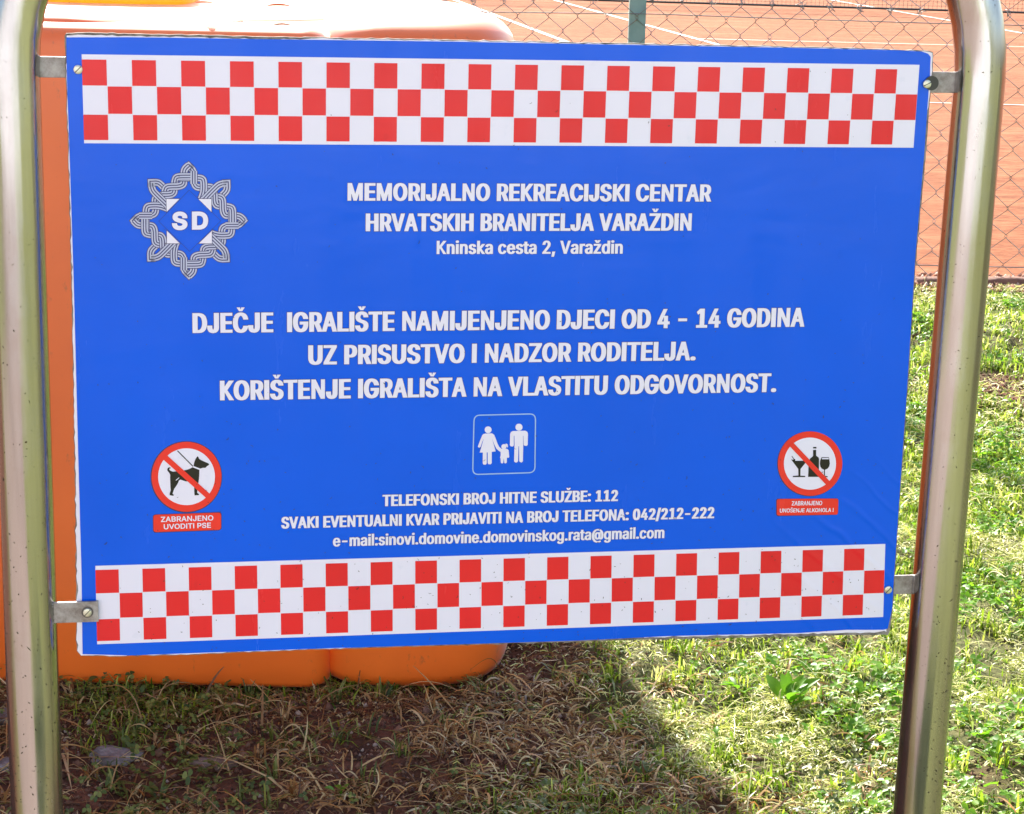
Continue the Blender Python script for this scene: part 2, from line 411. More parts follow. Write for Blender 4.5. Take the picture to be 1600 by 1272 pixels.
# ---- lettering: outlines of a plain grotesque, widened and weighted here
GLYPHS = """ |188|
!|196|67,160 63,509 132,509 128,160/98,-4 86,-3 75,1 66,9 58,18 54,29 52,41 54,53 58,64 66,73 75,80 86,85 98,86 110,85 121,80 130,73 138,64 142,53 143,41 142,29 138,18 130,9 121,1 110,-3
,|188|38,-119 68,71 137,71 84,-119
-|453|337,244 337,188 114,188 114,244
.|188|95,-4 83,-3 73,1 63,9 55,18 51,29 50,41 51,53 55,64 63,73 73,81 83,85 95,87 107,85 118,81 128,73 135,64 140,53 141,41 140,29 135,18 128,9 118,1 107,-3
/|249|235,533 71,-76 14,-76 178,533
0|453|227,-7 191,-3 158,7 130,24 105,48 85,77 69,113 57,155 50,202 48,254 50,306 57,353 69,395 85,431 106,461 130,484 159,502 191,512 227,516 262,512 295,502 323,484 348,461 368,431 384,395 396,353 403,306 405,254 403,202 396,155 384,113 368,77 348,48 323,24 295,7 263,-3/227,50 250,52 271,60 290,74 306,92 320,116 330,144 338,176 342,213 344,254 342,295 338,332 330,365 320,393 306,416 290,435 271,449 250,457 227,460 203,457 182,449 163,435 147,416 134,393 123,365 115,332 111,295 109,254 111,213 115,176 123,144 134,116 147,92 163,74 182,60 203,52
1|453|76,0 76,55 391,55 391,0/276,509 276,0 212,0 212,448 209,448 86,358 86,427 198,509
2|453|64,0 64,47 234,229 282,282 294,298 303,312 311,327 316,341 319,356 320,371 319,389 315,405 308,419 298,431 287,441 273,449 258,455 241,458 224,460 205,458 188,454 172,447 159,438 148,427 139,413 132,398 128,381 127,362 66,362 68,391 75,418 86,442 102,464 121,482 143,496 168,507 196,513 225,516 254,513 281,507 306,497 328,482 346,465 361,445 372,423 379,398 381,372 380,354 377,336 371,318 363,299 351,280 336,259 267,180 153,60 153,57 389,57 389,0
4|453|40,105 40,158 247,509 311,509 109,166 109,163 413,163 413,105/282,0 282,121 282,146 282,318 343,318 343,0
:|188|95,-4 83,-3 73,1 63,9 55,18 51,29 50,41 51,53 55,64 63,73 73,81 83,85 95,87 107,85 118,81 128,73 135,64 140,53 141,41 140,29 135,18 128,9 118,1 107,-3/95,271 83,272 73,277 63,284 55,294 51,304 50,316 51,328 55,339 63,349 73,356 83,360 95,362 107,360 118,356 128,349 135,339 140,328 141,316 140,304 135,294 128,284 118,277 107,272
@|676|355,-135 307,-133 262,-126 221,-114 184,-98 151,-77 122,-53 98,-24 77,9 61,46 50,87 43,131 40,179 43,226 50,269 61,309 78,346 98,379 123,408 151,433 184,454 220,470 260,482 303,489 349,492 394,489 435,482 472,469 506,452 536,432 562,407 584,380 603,351 617,319 627,285 633,251 635,215 631,142 627,118 622,96 615,76 605,57 593,42 579,28 561,18 541,13 517,11 476,17 463,21 451,28 441,36 432,45 426,56 423,68 420,68 413,54 402,41 388,30 371,20 351,15 326,13 298,15 273,23 251,35 232,52 216,73 204,96 195,123 190,152 188,182 190,212 197,239 207,265 220,287 237,306 257,322 279,334 304,341 330,343 351,342 369,338 385,331 398,323 409,314 416,306 419,306 419,335 474,335 474,110 475,97 479,85 485,74 493,66 505,61 518,59 533,61 546,66 557,76 565,89 571,106 576,127 579,152 580,182 581,215 579,245 575,273 567,301 555,327 541,351 523,373 502,393 477,410 450,424 419,434 385,440 347,442 309,440 274,434 242,424 213,410 187,393 164,372 144,347 128,320 115,289 105,255 100,218 98,178 100,138 105,100 115,66 128,35 144,8 165,-17 188,-37 215,-54 246,-68 280,-78 317,-83 357,-85 412,-80 458,-69 489,-59 504,-107 464,-120 411,-131/329,65 350,66 368,71 382,78 395,89 405,102 412,118 417,138 421,160 422,185 421,210 417,231 411,249 403,263 393,274 381,282 366,287 350,290 331,292 313,290 297,285 283,277 271,267 260,254 252,239 246,222 243,204 242,185 243,164 246,144 251,125 258,108 267,94 279,81 293,72 310,67
A|480|16,0 201,509 276,509 463,0 395,0 287,302 264,372 232,478 245,478 213,371 191,302 85,0/110,142 110,199 370,199 370,142
B|456|60,0 60,509 241,509 274,507 304,501 329,491 350,477 367,461 381,442 390,421 396,398 398,374 397,353 393,336 387,320 378,307 368,295 356,286 343,278 329,272 315,267 315,262 331,260 347,254 363,245 378,234 391,220 402,203 411,184 416,161 418,136 416,111 410,88 400,67 386,48 368,31 344,18 317,8 284,2 247,0/125,57 245,57 281,60 309,67 330,80 344,96 353,115 355,137 354,153 350,169 342,184 333,197 320,209 306,218 289,225 269,229 248,231 125,231/125,285 238,285 256,287 273,290 288,296 302,304 314,314 323,326 330,340 335,355 336,372 333,393 326,412 313,429 294,442 270,449 240,452 125,452
C|510|267,-7 225,-3 186,7 150,25 119,49 92,79 70,115 53,157 44,203 40,254 44,305 53,352 70,393 92,429 119,459 150,484 186,501 225,512 267,516 293,514 317,511 340,504 362,496 383,485 402,471 419,456 435,438 448,418 459,397 467,373 473,348 408,348 404,365 397,380 389,395 380,407 369,418 357,428 344,437 330,444 315,449 300,453 284,455 267,456 237,453 209,445 184,432 161,414 141,391 125,364 113,332 106,295 103,254 106,213 113,177 125,145 141,117 161,94 184,76 210,63 237,56 267,53 284,54 300,56 315,60 330,65 344,72 357,81 369,90 380,102 389,114 397,128 404,144 408,160 473,160 467,135 459,112 448,91 435,71 420,53 402,38 383,24 363,13 341,5 317,-2 293,-6
D|502|219,0 96,0 96,57 215,57 254,60 288,68 318,81 343,99 363,122 379,149 390,181 397,216 399,255 397,294 390,329 379,361 364,388 344,410 320,428 291,441 258,449 221,452 93,452 93,509 225,509 273,505 315,495 353,478 385,455 412,426 433,391 449,351 458,306 462,255 458,205 449,159 433,119 411,83 384,54 351,31 312,14 268,3/125,509 125,0 60,0 60,509
E|419|60,0 60,509 372,509 372,452 125,452 125,286 355,286 355,229 125,229 125,57 375,57 375,0
F|410|60,0 60,509 369,509 369,452 125,452 125,278 346,278 346,221 125,221 125,0
G|520|269,-7 225,-3 185,7 149,25 118,49 91,79 69,116 53,157 43,203 40,254 43,305 53,352 69,393 91,429 117,459 149,484 184,501 223,512 265,516 291,514 316,510 340,504 363,494 384,483 403,469 421,453 436,436 449,416 460,395 468,373 474,349 408,349 402,365 395,379 387,393 378,406 368,417 356,427 344,436 330,443 315,448 300,453 283,455 265,456 236,453 209,445 183,432 160,414 141,392 125,364 113,332 106,295 103,254 106,213 113,177 125,145 141,117 161,95 184,76 210,63 238,56 269,53 296,55 322,61 345,71 365,85 382,102 396,123 407,147 413,173 415,202 434,199 283,199 283,256 478,256 478,200 475,160 466,124 451,91 431,62 406,38 377,19 344,5 308,-4
H|517|60,0 60,509 125,509 125,289 392,289 392,509 457,509 457,0 392,0 392,232 125,232 125,0
I|185|60,0 60,509 125,509 125,0
J|396|185,-7 143,-2 106,11 75,33 52,63 38,100 33,145 33,173 98,173 98,145 100,117 108,93 122,74 139,61 160,53 185,50 209,53 230,61 248,74 261,93 269,117 272,145 272,509 336,509 336,145 332,100 318,63 294,33 263,11 227,-2
K|467|104,145 104,216 139,261 174,303 212,344 364,509 448,509 231,276 228,276/60,0 60,509 125,509 125,334 124,225 125,193 125,0/372,0 188,259 228,309 449,0
L|393|60,0 60,509 125,509 125,57 361,57 361,0
M|628|60,0 60,509 152,509 277,187 287,159 299,123 311,84 322,49 307,49 318,83 330,121 342,158 352,187 476,509 568,509 568,0 504,0 504,291 504,327 505,369 506,413 507,457 513,457 498,409 482,363 467,322 456,291 342,0 286,0 170,291 159,321 145,361 129,408 112,457 119,457 120,416 121,372 122,328 122,291 122,0
N|523|60,0 60,509 136,509 343,183 363,151 388,107 414,55 405,54 401,108 399,157 399,195 399,509 463,509 463,0 387,0 202,290 177,331 148,381 108,452 119,454 122,384 124,328 125,291 125,0
O|533|267,-7 225,-3 186,7 150,25 119,49 92,79 70,115 53,157 44,203 40,254 44,305 53,352 70,393 92,429 119,459 150,484 186,501 225,512 267,516 309,512 348,501 384,484 415,459 442,429 464,393 480,352 490,305 493,254 490,203 480,157 464,115 442,79 415,49 384,25 348,7 309,-3/267,53 296,55 324,63 349,76 372,94 392,116 408,144 420,176 428,213 430,254 428,295 420,332 408,365 392,392 372,415 349,433 324,446 296,453 267,456 237,453 210,445 184,433 161,415 142,392 125,364 113,332 106,295 103,254 106,213 113,176 125,144 142,117 161,94 184,76 210,63 237,55
P|445|60,0 60,509 235,509 272,506 305,499 332,487 356,471 375,452 390,430 400,404 407,377 409,348 407,318 400,291 390,265 375,243 356,223 332,207 305,195 272,188 235,186 109,186 109,242 233,242 257,244 279,248 297,256 312,266 324,279 333,294 339,310 343,328 344,348 343,367 339,385 333,402 324,416 312,428 297,439 279,446 257,451 232,452 125,452 125,0
R|449|60,0 60,509 236,509 273,506 305,500 333,489 356,473 376,455 390,433 401,408 407,381 409,352 407,323 401,296 390,271 376,250 356,232 333,217 305,206 273,200 236,198 96,198 96,255 234,255 258,256 280,260 298,267 313,276 325,287 334,300 340,316 344,333 345,352 344,371 340,389 334,405 325,419 313,430 298,440 279,446 258,451 233,452 125,452 125,0/353,0 230,229 303,229 428,0
S|447|224,-9 188,-7 156,-1 128,9 102,23 81,40 64,60 51,83 42,109 38,137 104,137 108,118 114,102 123,88 136,76 150,66 166,59 185,53 204,50 224,49 246,50 267,54 286,60 303,69 317,79 329,92 338,106 344,122 346,139 344,154 340,168 332,179 322,189 310,197 296,205 245,222 184,239 145,253 112,269 86,289 67,313 56,341 52,372 54,400 62,425 75,448 92,468 113,484 138,498 165,508 195,514 227,516 259,514 289,508 316,498 340,484 360,468 377,449 390,427 398,403 401,378 337,378 332,402 320,421 302,437 280,449 254,456 225,459 204,457 185,454 167,448 152,440 139,430 129,418 121,405 117,391 115,376 117,359 122,345 131,334 142,324 155,315 169,308 212,293 264,279 312,264 328,256 344,248 359,238 372,226 384,213 395,198 402,180 407,161 408,139 406,112 399,87 386,64 370,43 349,25 323,11 294,0 261,-7
T|449|32,452 32,509 417,509 417,452 257,452 257,0 193,0 193,452
U|517|259,-8 220,-6 186,2 154,15 126,33 103,55 85,80 71,108 63,140 60,173 60,509 124,509 124,178 126,155 132,133 141,113 153,95 169,80 187,68 208,59 232,53 259,52 285,53 309,59 331,68 349,80 364,95 377,113 385,133 391,155 393,178 393,509 457,509 457,173 454,140 446,108 433,80 414,55 391,33 363,15 332,2 297,-6
V|480|204,0 16,509 84,509 192,206 215,137 248,31 235,31 267,138 290,206 395,509 463,509 278,0
Z|438|42,0 42,46 273,385 306,431 341,476 348,454 285,452 223,452 40,452 40,509 397,509 397,462 169,129 134,81 97,33 90,54 152,57 214,57 399,57 399,0
a|389|160,-9 137,-7 115,-3 94,5 76,15 60,29 48,45 38,63 32,84 30,108 32,128 36,146 43,161 53,174 64,184 78,193 92,200 108,206 125,211 178,220 234,227 247,229 257,231 265,235 271,240 274,246 276,255 276,257 275,272 272,285 267,297 260,307 251,315 240,322 227,327 212,330 196,331 178,330 163,327 149,322 137,316 127,309 118,301 110,292 104,283 100,274 41,291 51,313 64,331 79,346 95,358 114,368 133,375 153,380 173,383 194,384 239,379 255,375 271,369 286,360 300,350 312,336 322,320 330,301 335,278 337,251 337,0 277,0 277,52 272,52 252,25 242,16 229,8 215,1 199,-4 181,-7/170,45 192,47 211,51 228,59 242,68 254,80 263,93 270,108 274,122 276,138 276,190 259,182 231,176 200,171 175,168 134,159 122,153 112,147 103,139 97,130 93,118 92,105 93,93 96,82 102,72 109,64 119,57 130,52 142,48 156,46
c|396|207,-8 174,-5 144,3 117,16 93,35 72,58 56,85 44,116 37,150 34,187 37,225 44,260 56,291 72,318 93,341 117,360 144,374 174,382 207,384 226,384 243,381 260,377 276,371 291,364 305,356 318,346 330,335 340,322 349,308 356,293 362,277 303,262 290,289 270,311 242,325 207,330 184,328 163,321 145,310 130,296 118,278 108,258 102,236 98,212 96,187 98,163 102,139 108,117 118,97 130,80 145,66 163,55 184,49 207,46 243,52 271,66 292,89 304,117 363,102 357,86 350,70 341,56 331,43 319,32 306,21 292,12 277,5 261,-1 244,-5 226,-7
d|424|195,-8 165,-6 137,3 111,16 89,34 70,57 55,84 43,116 36,151 34,189 36,227 43,261 55,293 70,320 89,342 112,361 137,374 165,382 196,384 218,383 237,379 253,373 267,364 278,355 287,346 306,319 311,319 311,509 372,509 372,0 313,0 313,59 307,59 287,31 277,21 266,12 252,4 236,-3 217,-7/205,47 226,49 246,55 263,65 278,78 290,95 299,115 306,138 310,162 312,189 310,216 306,241 300,263 290,282 278,299 263,312 246,322 227,328 205,330 182,328 162,322 145,311 130,298 118,281 108,261 102,239 98,215 96,189 98,163 102,139 109,117 118,97 130,80 145,66 162,55 182,49
e|404|212,-8 177,-5 145,3 117,16 92,35 72,58 56,85 44,116 37,150 34,187 36,224 44,258 55,290 71,317 91,340 115,359 142,373 172,382 205,384 226,383 246,380 266,374 285,366 303,355 319,341 334,324 347,305 357,282 365,256 370,227 371,194 371,169 75,169 75,221 338,221 310,202 308,226 304,248 298,269 288,286 277,301 263,314 246,323 227,328 205,330 183,328 164,323 146,313 131,301 119,286 109,270 102,251 97,231 96,211 96,178 98,151 102,127 110,106 121,88 135,73 151,61 169,53 190,48 212,46 227,47 241,49 254,53 265,58 276,65 285,73 294,82 300,93 306,105 365,91 358,72 348,55 335,39 320,26 302,14 283,4 261,-3 237,-7
g|425|207,-151 180,-149 156,-146 134,-140 114,-132 97,-122 82,-110 70,-97 59,-84 51,-69 101,-41 122,-66 131,-74 142,-82 154,-88 169,-93 187,-96 207,-97 236,-95 261,-87 282,-75 298,-58 308,-34 311,-6 311,68 306,68 287,41 277,32 266,23 252,16 236,10 217,6 195,5 165,7 138,14 113,27 90,43 71,65 55,90 43,120 36,154 34,191 36,229 43,263 55,293 71,320 90,342 112,361 138,374 166,382 196,384 218,383 237,379 253,373 267,365 279,356 288,346 308,319 313,319 313,379 372,379 372,-9 370,-40 363,-67 350,-90 334,-109 314,-124 291,-136 265,-144 237,-149/205,59 227,61 246,66 264,75 278,87 290,103 300,121 307,142 311,166 312,193 311,219 307,242 300,264 291,283 279,299 264,312 247,322 227,328 205,330 182,328 163,322 145,312 130,298 118,282 109,262 102,241 98,218 96,193 98,167 102,144 109,123 118,104 131,88 145,76 163,66 183,61
i|167|53,0 53,379 114,379 114,0/84,443 73,444 63,448 54,455 47,463 43,472 41,483 43,494 47,504 54,512 63,518 73,522 84,524 95,522 105,518 114,512 121,504 125,494 126,483 125,472 121,463 114,455 105,448 95,444
k|381|110,137 110,212 121,212 284,379 360,379 184,199 177,199/53,0 53,509 114,509 114,0/294,0 148,186 191,229 372,0
l|160|50,0 50,530 110,530 110,0
m|610|53,0 53,379 112,379 112,295 108,295 114,314 122,331 132,346 144,358 158,368 172,376 187,382 203,385 219,386 245,383 268,375 287,361 303,342 314,320 321,295 312,295 318,312 326,329 337,343 350,356 364,366 381,375 398,381 417,385 437,386 458,385 478,380 497,372 514,361 529,346 541,328 550,307 555,283 557,255 557,0 496,0 496,254 493,279 485,298 473,313 456,323 438,329 419,330 402,329 387,326 374,320 363,312 353,302 345,290 340,277 336,263 335,247 335,0 274,0 274,260 272,280 265,297 253,311 238,322 220,328 199,330 185,329 171,326 158,320 145,312 135,302 126,289 119,274 115,257 114,238 114,0
n|410|114,227 114,0 53,0 53,379 112,379 112,287 102,287 116,319 132,344 152,362 175,374 200,382 227,384 252,383 275,377 295,369 313,356 328,340 341,321 350,298 355,271 357,240 357,0 296,0 296,235 293,263 286,286 273,304 256,318 235,326 210,329 192,328 176,324 161,317 147,308 136,297 126,283 119,266 115,248
o|415|207,-8 174,-5 144,3 117,16 93,35 72,58 56,85 44,116 37,150 34,187 37,225 44,260 56,291 72,318 93,341 117,360 144,374 174,382 207,384 241,382 271,374 299,360 323,341 343,318 359,291 371,260 379,225 381,187 379,150 371,116 359,85 343,58 323,35 299,16 271,3 241,-5/207,46 231,49 252,55 270,66 285,80 298,97 307,117 314,139 318,163 319,187 318,212 314,236 307,258 298,278 285,296 270,310 252,321 231,328 207,330 184,328 163,321 145,310 130,296 118,278 108,258 102,236 98,212 96,187 98,163 102,139 108,117 118,97 130,80 145,66 163,55 184,49
r|259|53,0 53,379 112,379 112,321 115,321 124,339 137,354 152,367 171,377 191,383 213,385 229,384 243,384 243,322 230,324 207,326 190,324 174,321 159,315 146,306 135,296 126,284 119,269 115,254 114,237 114,0
s|365|182,-8 157,-7 133,-3 112,3 93,12 76,24 62,38 50,54 41,73 36,94 94,107 101,87 111,72 124,60 141,52 160,47 181,45 206,47 227,53 244,62 258,74 265,88 268,103 266,115 262,126 254,136 243,144 229,150 212,155 149,170 118,180 92,192 72,208 58,227 50,249 47,274 49,295 55,314 65,332 79,347 95,360 115,370 137,378 161,383 187,384 212,383 234,379 254,372 271,363 286,352 299,339 309,324 318,308 324,290 268,277 262,291 254,304 243,316 228,325 210,331 187,333 166,331 147,326 131,317 119,305 111,292 109,277 110,264 115,253 124,243 136,235 152,229 172,223 229,209 261,200 287,187 306,171 320,153 328,131 331,107 329,85 323,65 312,47 298,31 281,18 260,6 236,-2 210,-7
t|227|204,379 204,327 6,327 6,379/65,471 126,471 126,98 127,83 130,70 136,61 144,55 156,51 170,50 185,51 202,54 213,2 192,-3 168,-4 138,-1 113,7 92,21 77,41 68,64 65,93
v|389|163,0 17,379 84,379 165,155 187,87 206,21 184,21 203,87 224,155 305,379 371,379 226,0
Č|510|267,-7 225,-3 186,7 150,25 119,49 92,79 70,115 53,157 44,203 40,254 44,305 53,352 70,393 92,429 119,459 150,484 186,501 225,512 267,516 293,514 317,511 340,504 362,496 383,485 402,471 419,456 435,438 448,418 459,397 467,373 473,348 408,348 404,365 397,380 389,395 380,407 369,418 357,428 344,437 330,444 315,449 300,453 284,455 267,456 237,453 209,445 184,432 161,414 141,391 125,364 113,332 106,295 103,254 106,213 113,177 125,145 141,117 161,94 184,76 210,63 237,56 267,53 284,54 300,56 315,60 330,65 344,72 357,81 369,90 380,102 389,114 397,128 404,144 408,160 473,160 467,135 459,112 448,91 435,71 420,53 402,38 383,24 363,13 341,5 317,-2 293,-6/217,659 266,599 315,659 376,659 376,656 295,565 237,565 157,656 157,659
Š|447|224,-9 188,-7 156,-1 128,9 102,23 81,40 64,60 51,83 42,109 38,137 104,137 108,118 114,102 123,88 136,76 150,66 166,59 185,53 204,50 224,49 246,50 267,54 286,60 303,69 317,79 329,92 338,106 344,122 346,139 344,154 340,168 332,179 322,189 310,197 296,205 245,222 184,239 145,253 112,269 86,289 67,313 56,341 52,372 54,400 62,425 75,448 92,468 113,484 138,498 165,508 195,514 227,516 259,514 289,508 316,498 340,484 360,468 377,449 390,427 398,403 401,378 337,378 332,402 320,421 302,437 280,449 254,456 225,459 204,457 185,454 167,448 152,440 139,430 129,418 121,405 117,391 115,376 117,359 122,345 131,334 142,324 155,315 169,308 212,293 264,279 312,264 328,256 344,248 359,238 372,226 384,213 395,198 402,180 407,161 408,139 406,112 399,87 386,64 370,43 349,25 323,11 294,0 261,-7/173,659 223,599 271,659 332,659 332,656 252,565 194,565 113,656 113,659
Ž|438|42,0 42,46 273,385 306,431 341,476 348,454 285,452 223,452 40,452 40,509 397,509 397,462 169,129 134,81 97,33 90,54 152,57 214,57 399,57 399,0/170,659 219,599 268,659 329,659 329,656 248,565 190,565 110,656 110,659
ž|380|42,0 42,46 254,320 254,323 48,323 48,379 333,379 333,331 126,60 126,56 339,56 339,0/138,529 187,469 235,529 296,529 296,526 216,435 158,435 78,526 78,529"""
FONT = {}
for ln in GLYPHS.split('\n'):
    if not ln: continue
    ch, w, rest = ln[0], *ln[2:].split('|', 1)
    loops = [[tuple(int(c) / 1000 for c in q.split(',')) for q in s.split(' ')] for s in rest.split('/') if s]
    FONT[ch] = (int(w) / 1000, loops)
CAP = 0.509

def embolden(loop, dx, dy):
    P = np.array(loop) / np.array([dx, dy]); n = len(P); out = []
    for i in range(n):
        d1 = P[i] - P[i - 1]; d2 = P[(i + 1) % n] - P[i]
        d1 /= (np.linalg.norm(d1) + 1e-12); d2 /= (np.linalg.norm(d2) + 1e-12)
        n1 = np.array([-d1[1], d1[0]]); n2 = np.array([-d2[1], d2[0]])
        s = n1 + n2; q = s @ s
        if q < 0.35: off = (n1 + n2) * 1.2
        else: off = s * (2 / q)
        m = np.linalg.norm(off)
        if m > 1.9: off *= 1.9 / m
        out.append((P[i] + off) * np.array([dx, dy]))
    return out

_gc = {}
def glyph(ch, sx, dx, dy):
    k = (ch, round(sx, 3), round(dx, 4), round(dy, 4))
    if k not in _gc:
        w, loops = FONT[ch]
        L = [[(x * sx, y) for x, y in lp] for lp in loops]
        kf = {'N': .70, 'M': .74, 'A': .84, 'V': .86, 'K': .88, 'R': .94, '4': .8}.get(ch, 1.0)
        if dx > 0 and L: L = [embolden(lp, dx * (kf if min(p_[1] for p_ in lp) < .5 else .5), dy * (1 if min(p_[1] for p_ in lp) < .5 else .4)) for lp in L]
        _gc[k] = (w, fill(L) if L else (np.zeros((0, 2)), []))
    return _gc[k]

def text_line(sheets, s, p0, p1, cap, sx, dx, dy, n, track=-0.014, edge=0.02, dark=None):
    """sheets = (face, outline); p0, p1 board positions of the baseline's ends; cap in metres"""
    k = cap / (CAP + 2 * dy)
    # natural width with unit advance
    for _ in range(6):           # widen the letters until the line fills its length
        adv = [FONT[c][0] * sx + dx * 1.05 + track for c in s]
        nat = sum(adv[:-1]) + max(x for lp in FONT[s[-1]][1] for x, y in lp) * sx + dx - min(x for lp in FONT[s[0]][1] for x, y in lp) * sx + dx
        tgt = math.hypot(p1[0] - p0[0], p1[1] - p0[1]) / k
        sx += (tgt - nat) / sum(FONT[c][0] for c in s)
    adv = [FONT[c][0] * sx + dx * 1.05 + track for c in s]
    first = min(x for lp in FONT[s[0]][1] for x, y in lp) * sx - dx
    lastx = max(x for lp in FONT[s[-1]][1] for x, y in lp) * sx + dx
    nat = sum(adv[:-1]) + lastx - first
    p0 = np.array(p0); p1 = np.array(p1); L = np.linalg.norm(p1 - p0)
    e = (p1 - p0) / L; up = np.array([e[1], -e[0]])
    if up[1] > 0: up = -up
    fit = (L / k - nat) / max(1, len(s) - 1)      # leftover goes between the letters
    x = -first
    for c, a in zip(s, adv):
        for sh, ddx, ddy, nn in ((sheets[0], dx, dy, n), (sheets[1], dx + edge, dy + edge, n + 0.00025)):
            if sh is None: continue
            w, (P, T) = glyph(c, sx, ddx, ddy)
            if not len(T): continue
            Q = [p0 + e * ((x + px) * k) + up * ((py + dy) * k) for px, py in P]
            sh.tris(Q, T, nn)
        x += a + fit
    return fit

# ================================================================== SETTING
def sins(x, y, seed, fs, amp):
    r = np.random.default_rng(seed); z = np.zeros_like(x)
    for f, a in zip(fs, amp):
        for _ in range(3):
            th_ = r.uniform(0, 6.28); ph = r.uniform(0, 6.28)
            z = z + a * np.sin((x * np.cos(th_) + y * np.sin(th_)) * f * r.uniform(.8, 1.2) + ph)
    return z

def hgt(x, y):
    x = np.asarray(x, float); y = np.asarray(y, float)
    z = sins(x, y, 3, (2.2, 6.0, 15.0, 38.0), (.006, .006, .0055, .0026))
    fade = np.clip((7.75 - y) / .3, 0, 1) * np.clip((y - 2.3) / .5, 0, 1) * np.clip((4.5 - np.abs(x)) / .8, 0, 1)
    return z * fade

def bare(x, y):
    """how worn the turf is at a point, 0 lawn to 1 soil"""
    x = np.asarray(x, float); y = np.asarray(y, float)
    w = sins(x, y, 9, (3.0, 8.0, 20.0), (.10, .07, .05))
    edge = 0.18 + (3.9 - y) * .26
    b = np.clip((edge - x) / .22 + .5 + w * 1.5, 0, 1) * np.clip((5.4 - y) / .5, 0, 1)
    p = np.clip(1.15 - np.hypot((x - 1.62) / .34, (y - 6.25) / .42) + w, 0, 1)
    q = np.clip(1.05 - np.hypot((x - 1.45) / .55, (y - 7.8) / .30) + w, 0, 1)
    s = np.clip(w * 2.2 - .25, 0, 1) * .6
    return np.clip(np.maximum.reduce([b, p, q, s]), 0, 1)

def axis_vals(lo, hi, fine_lo, fine_hi, step):
    a = list(np.arange(fine_lo, fine_hi + 1e-6, step))
    v = fine_hi; s = step
    while v < hi: s *= 1.5; v += s; a.append(min(v, hi))
    v = fine_lo; s = step
    while v > lo: s *= 1.5; v -= s; a.insert(0, max(v, lo))
    return np.array(a)

gx = axis_vals(-160, 160, -2.6, 3.2, .03); gy = axis_vals(-120, 220, 2.4, 8.0, .03)
GX, GY = np.meshgrid(gx, gy)
GZ = hgt(GX, GY)
gv = np.stack([GX.ravel(), GY.ravel(), GZ.ravel()], 1)
nx_, ny_ = len(gx), len(gy)
ii = (np.arange(ny_ - 1)[:, None] * nx_ + np.arange(nx_ - 1)[None, :]).ravel()
gf = np.stack([ii, ii + 1, ii + nx_ + 1, ii + nx_], 1)

def ground_mat():
    m, t, p = new_mat('ground_soil_and_turf')
    at = N(t, 'ShaderNodeAttribute'); at.attribute_name = 'worn'
    soil = ramp(t, noise(t, 14, 8, .7), [(0.25, (.022, .011, .008, 1)), (.5, (.12, .045, .024, 1)), (0.75, (.27, .105, .06, 1))])
    humus = ramp(t, noise(t, 30, 8, .7), [(0.25, (.03, .035, .01, 1)), (.5, (.10, .10, .035, 1)), (0.75, (.24, .20, .10, 1))])
    c = mix(t, at.outputs['Fac'], humus.outputs[0], soil.outputs[0])
    far = ramp(t, noise(t, 2.5, 6, .7), [(0.3, (.17, .19, .055, 1)), (0.7, (.27, .27, .11, 1))])
    tc = N(t, 'ShaderNodeTexCoord'); sx = N(t, 'ShaderNodeSeparateXYZ'); t.links.new(tc.outputs['Object'], sx.inputs[0])
    mr = N(t, 'ShaderNodeMapRange'); mr.inputs[1].default_value = 2.3; mr.inputs[2].default_value = 1.2
    t.links.new(sx.outputs['Y'], mr.inputs[0])
    c = mix(t, mr.outputs[0], c, far.outputs[0])
    t.links.new(c, p.inputs['Base Color']); p.inputs['Roughness'].default_value = .95
    p.inputs['Specular IOR Level'].default_value = .2
    bump(t, p, noise(t, 60, 8, .7), .9, .012)
    return m
ground = mesh_np('ground', gv, gf, ground_mat(), smooth=True)
ground['kind'] = 'structure'
at = ground.data.attributes.new('worn', 'FLOAT', 'POINT')
at.data.foreach_set('value', bare(GX, GY).ravel().astype(np.float32))

FY = 8.06      # line of the court fence

def clay_mat():
    m, t, p = new_mat('red_clay')
    a = ramp(t, noise(t, 3.0, 9, .72, mapping=(.22, 1.3, 1)), [(0.32, (.17, .046, .015, 1)), (.50, (.26, .083, .032, 1)), (0.64, (.42, .17, .08, 1))])
    b = ramp(t, noise(t, 26.0, 8, .75, mapping=(.5, 1.3, 1)), [(0.40, (.11, .027, .010, 1)), (0.60, (.42, .165, .075, 1))])
    c = mix(t, .45, a.outputs[0], b.outputs[0])
    t.links.new(c, p.inputs['Base Color']); p.inputs['Roughness'].default_value = .95
    p.inputs['Specular IOR Level'].default_value = .15
    bump(t, p, noise(t, 40, 8, .75, mapping=(.5, 1.2, 1)), .8, .02)
    return m
CLAY = clay_mat()
cv = [(-40, FY + .03, .012), (45, FY + .03, .012), (45, 45, .012), (-40, 45, .012)]
court = mesh_np('tennis_court', cv, [(0, 1, 2, 3)], CLAY); court['kind'] = 'structure'

# painted court lines, slightly above the clay
LINE = simple('line_tape', (.62, .52, .42, 1), .6)[0]
def ground_line(a, b, w, z=.017):
    a = np.array(a[:2]); b = np.array(b[:2]); d = (b - a) / np.linalg.norm(b - a); n = np.array([-d[1], d[0]]) * w / 2
    v = [(*(a - n), z), (*(b - n), z), (*(b + n), z), (*(a + n), z)]
    o = mesh_np('court_line', v, [(0, 1, 2, 3)], LINE); o['kind'] = 'structure'; return o
def gl(p, q, w, ea=0, eb=0):
    a = ground_at(*p, .017)[:2]; b = ground_at(*q, .017)[:2]
    d = (b - a) / np.linalg.norm(b - a)
    return ground_line(a - d * ea, b + d * eb, w)
gl((711, 0), (889, 66.7), .06, 10, 2.0)
gl((867, 0), (1127, 71), .06, 10, 0.8)
gl((1300, 0), (1600, 52), .06, 8, 3.0)
gl((1080, 60), (1600, 73), .04, 0, 6)
gl((1450, 160), (1600, 164), .035, 8, 6)

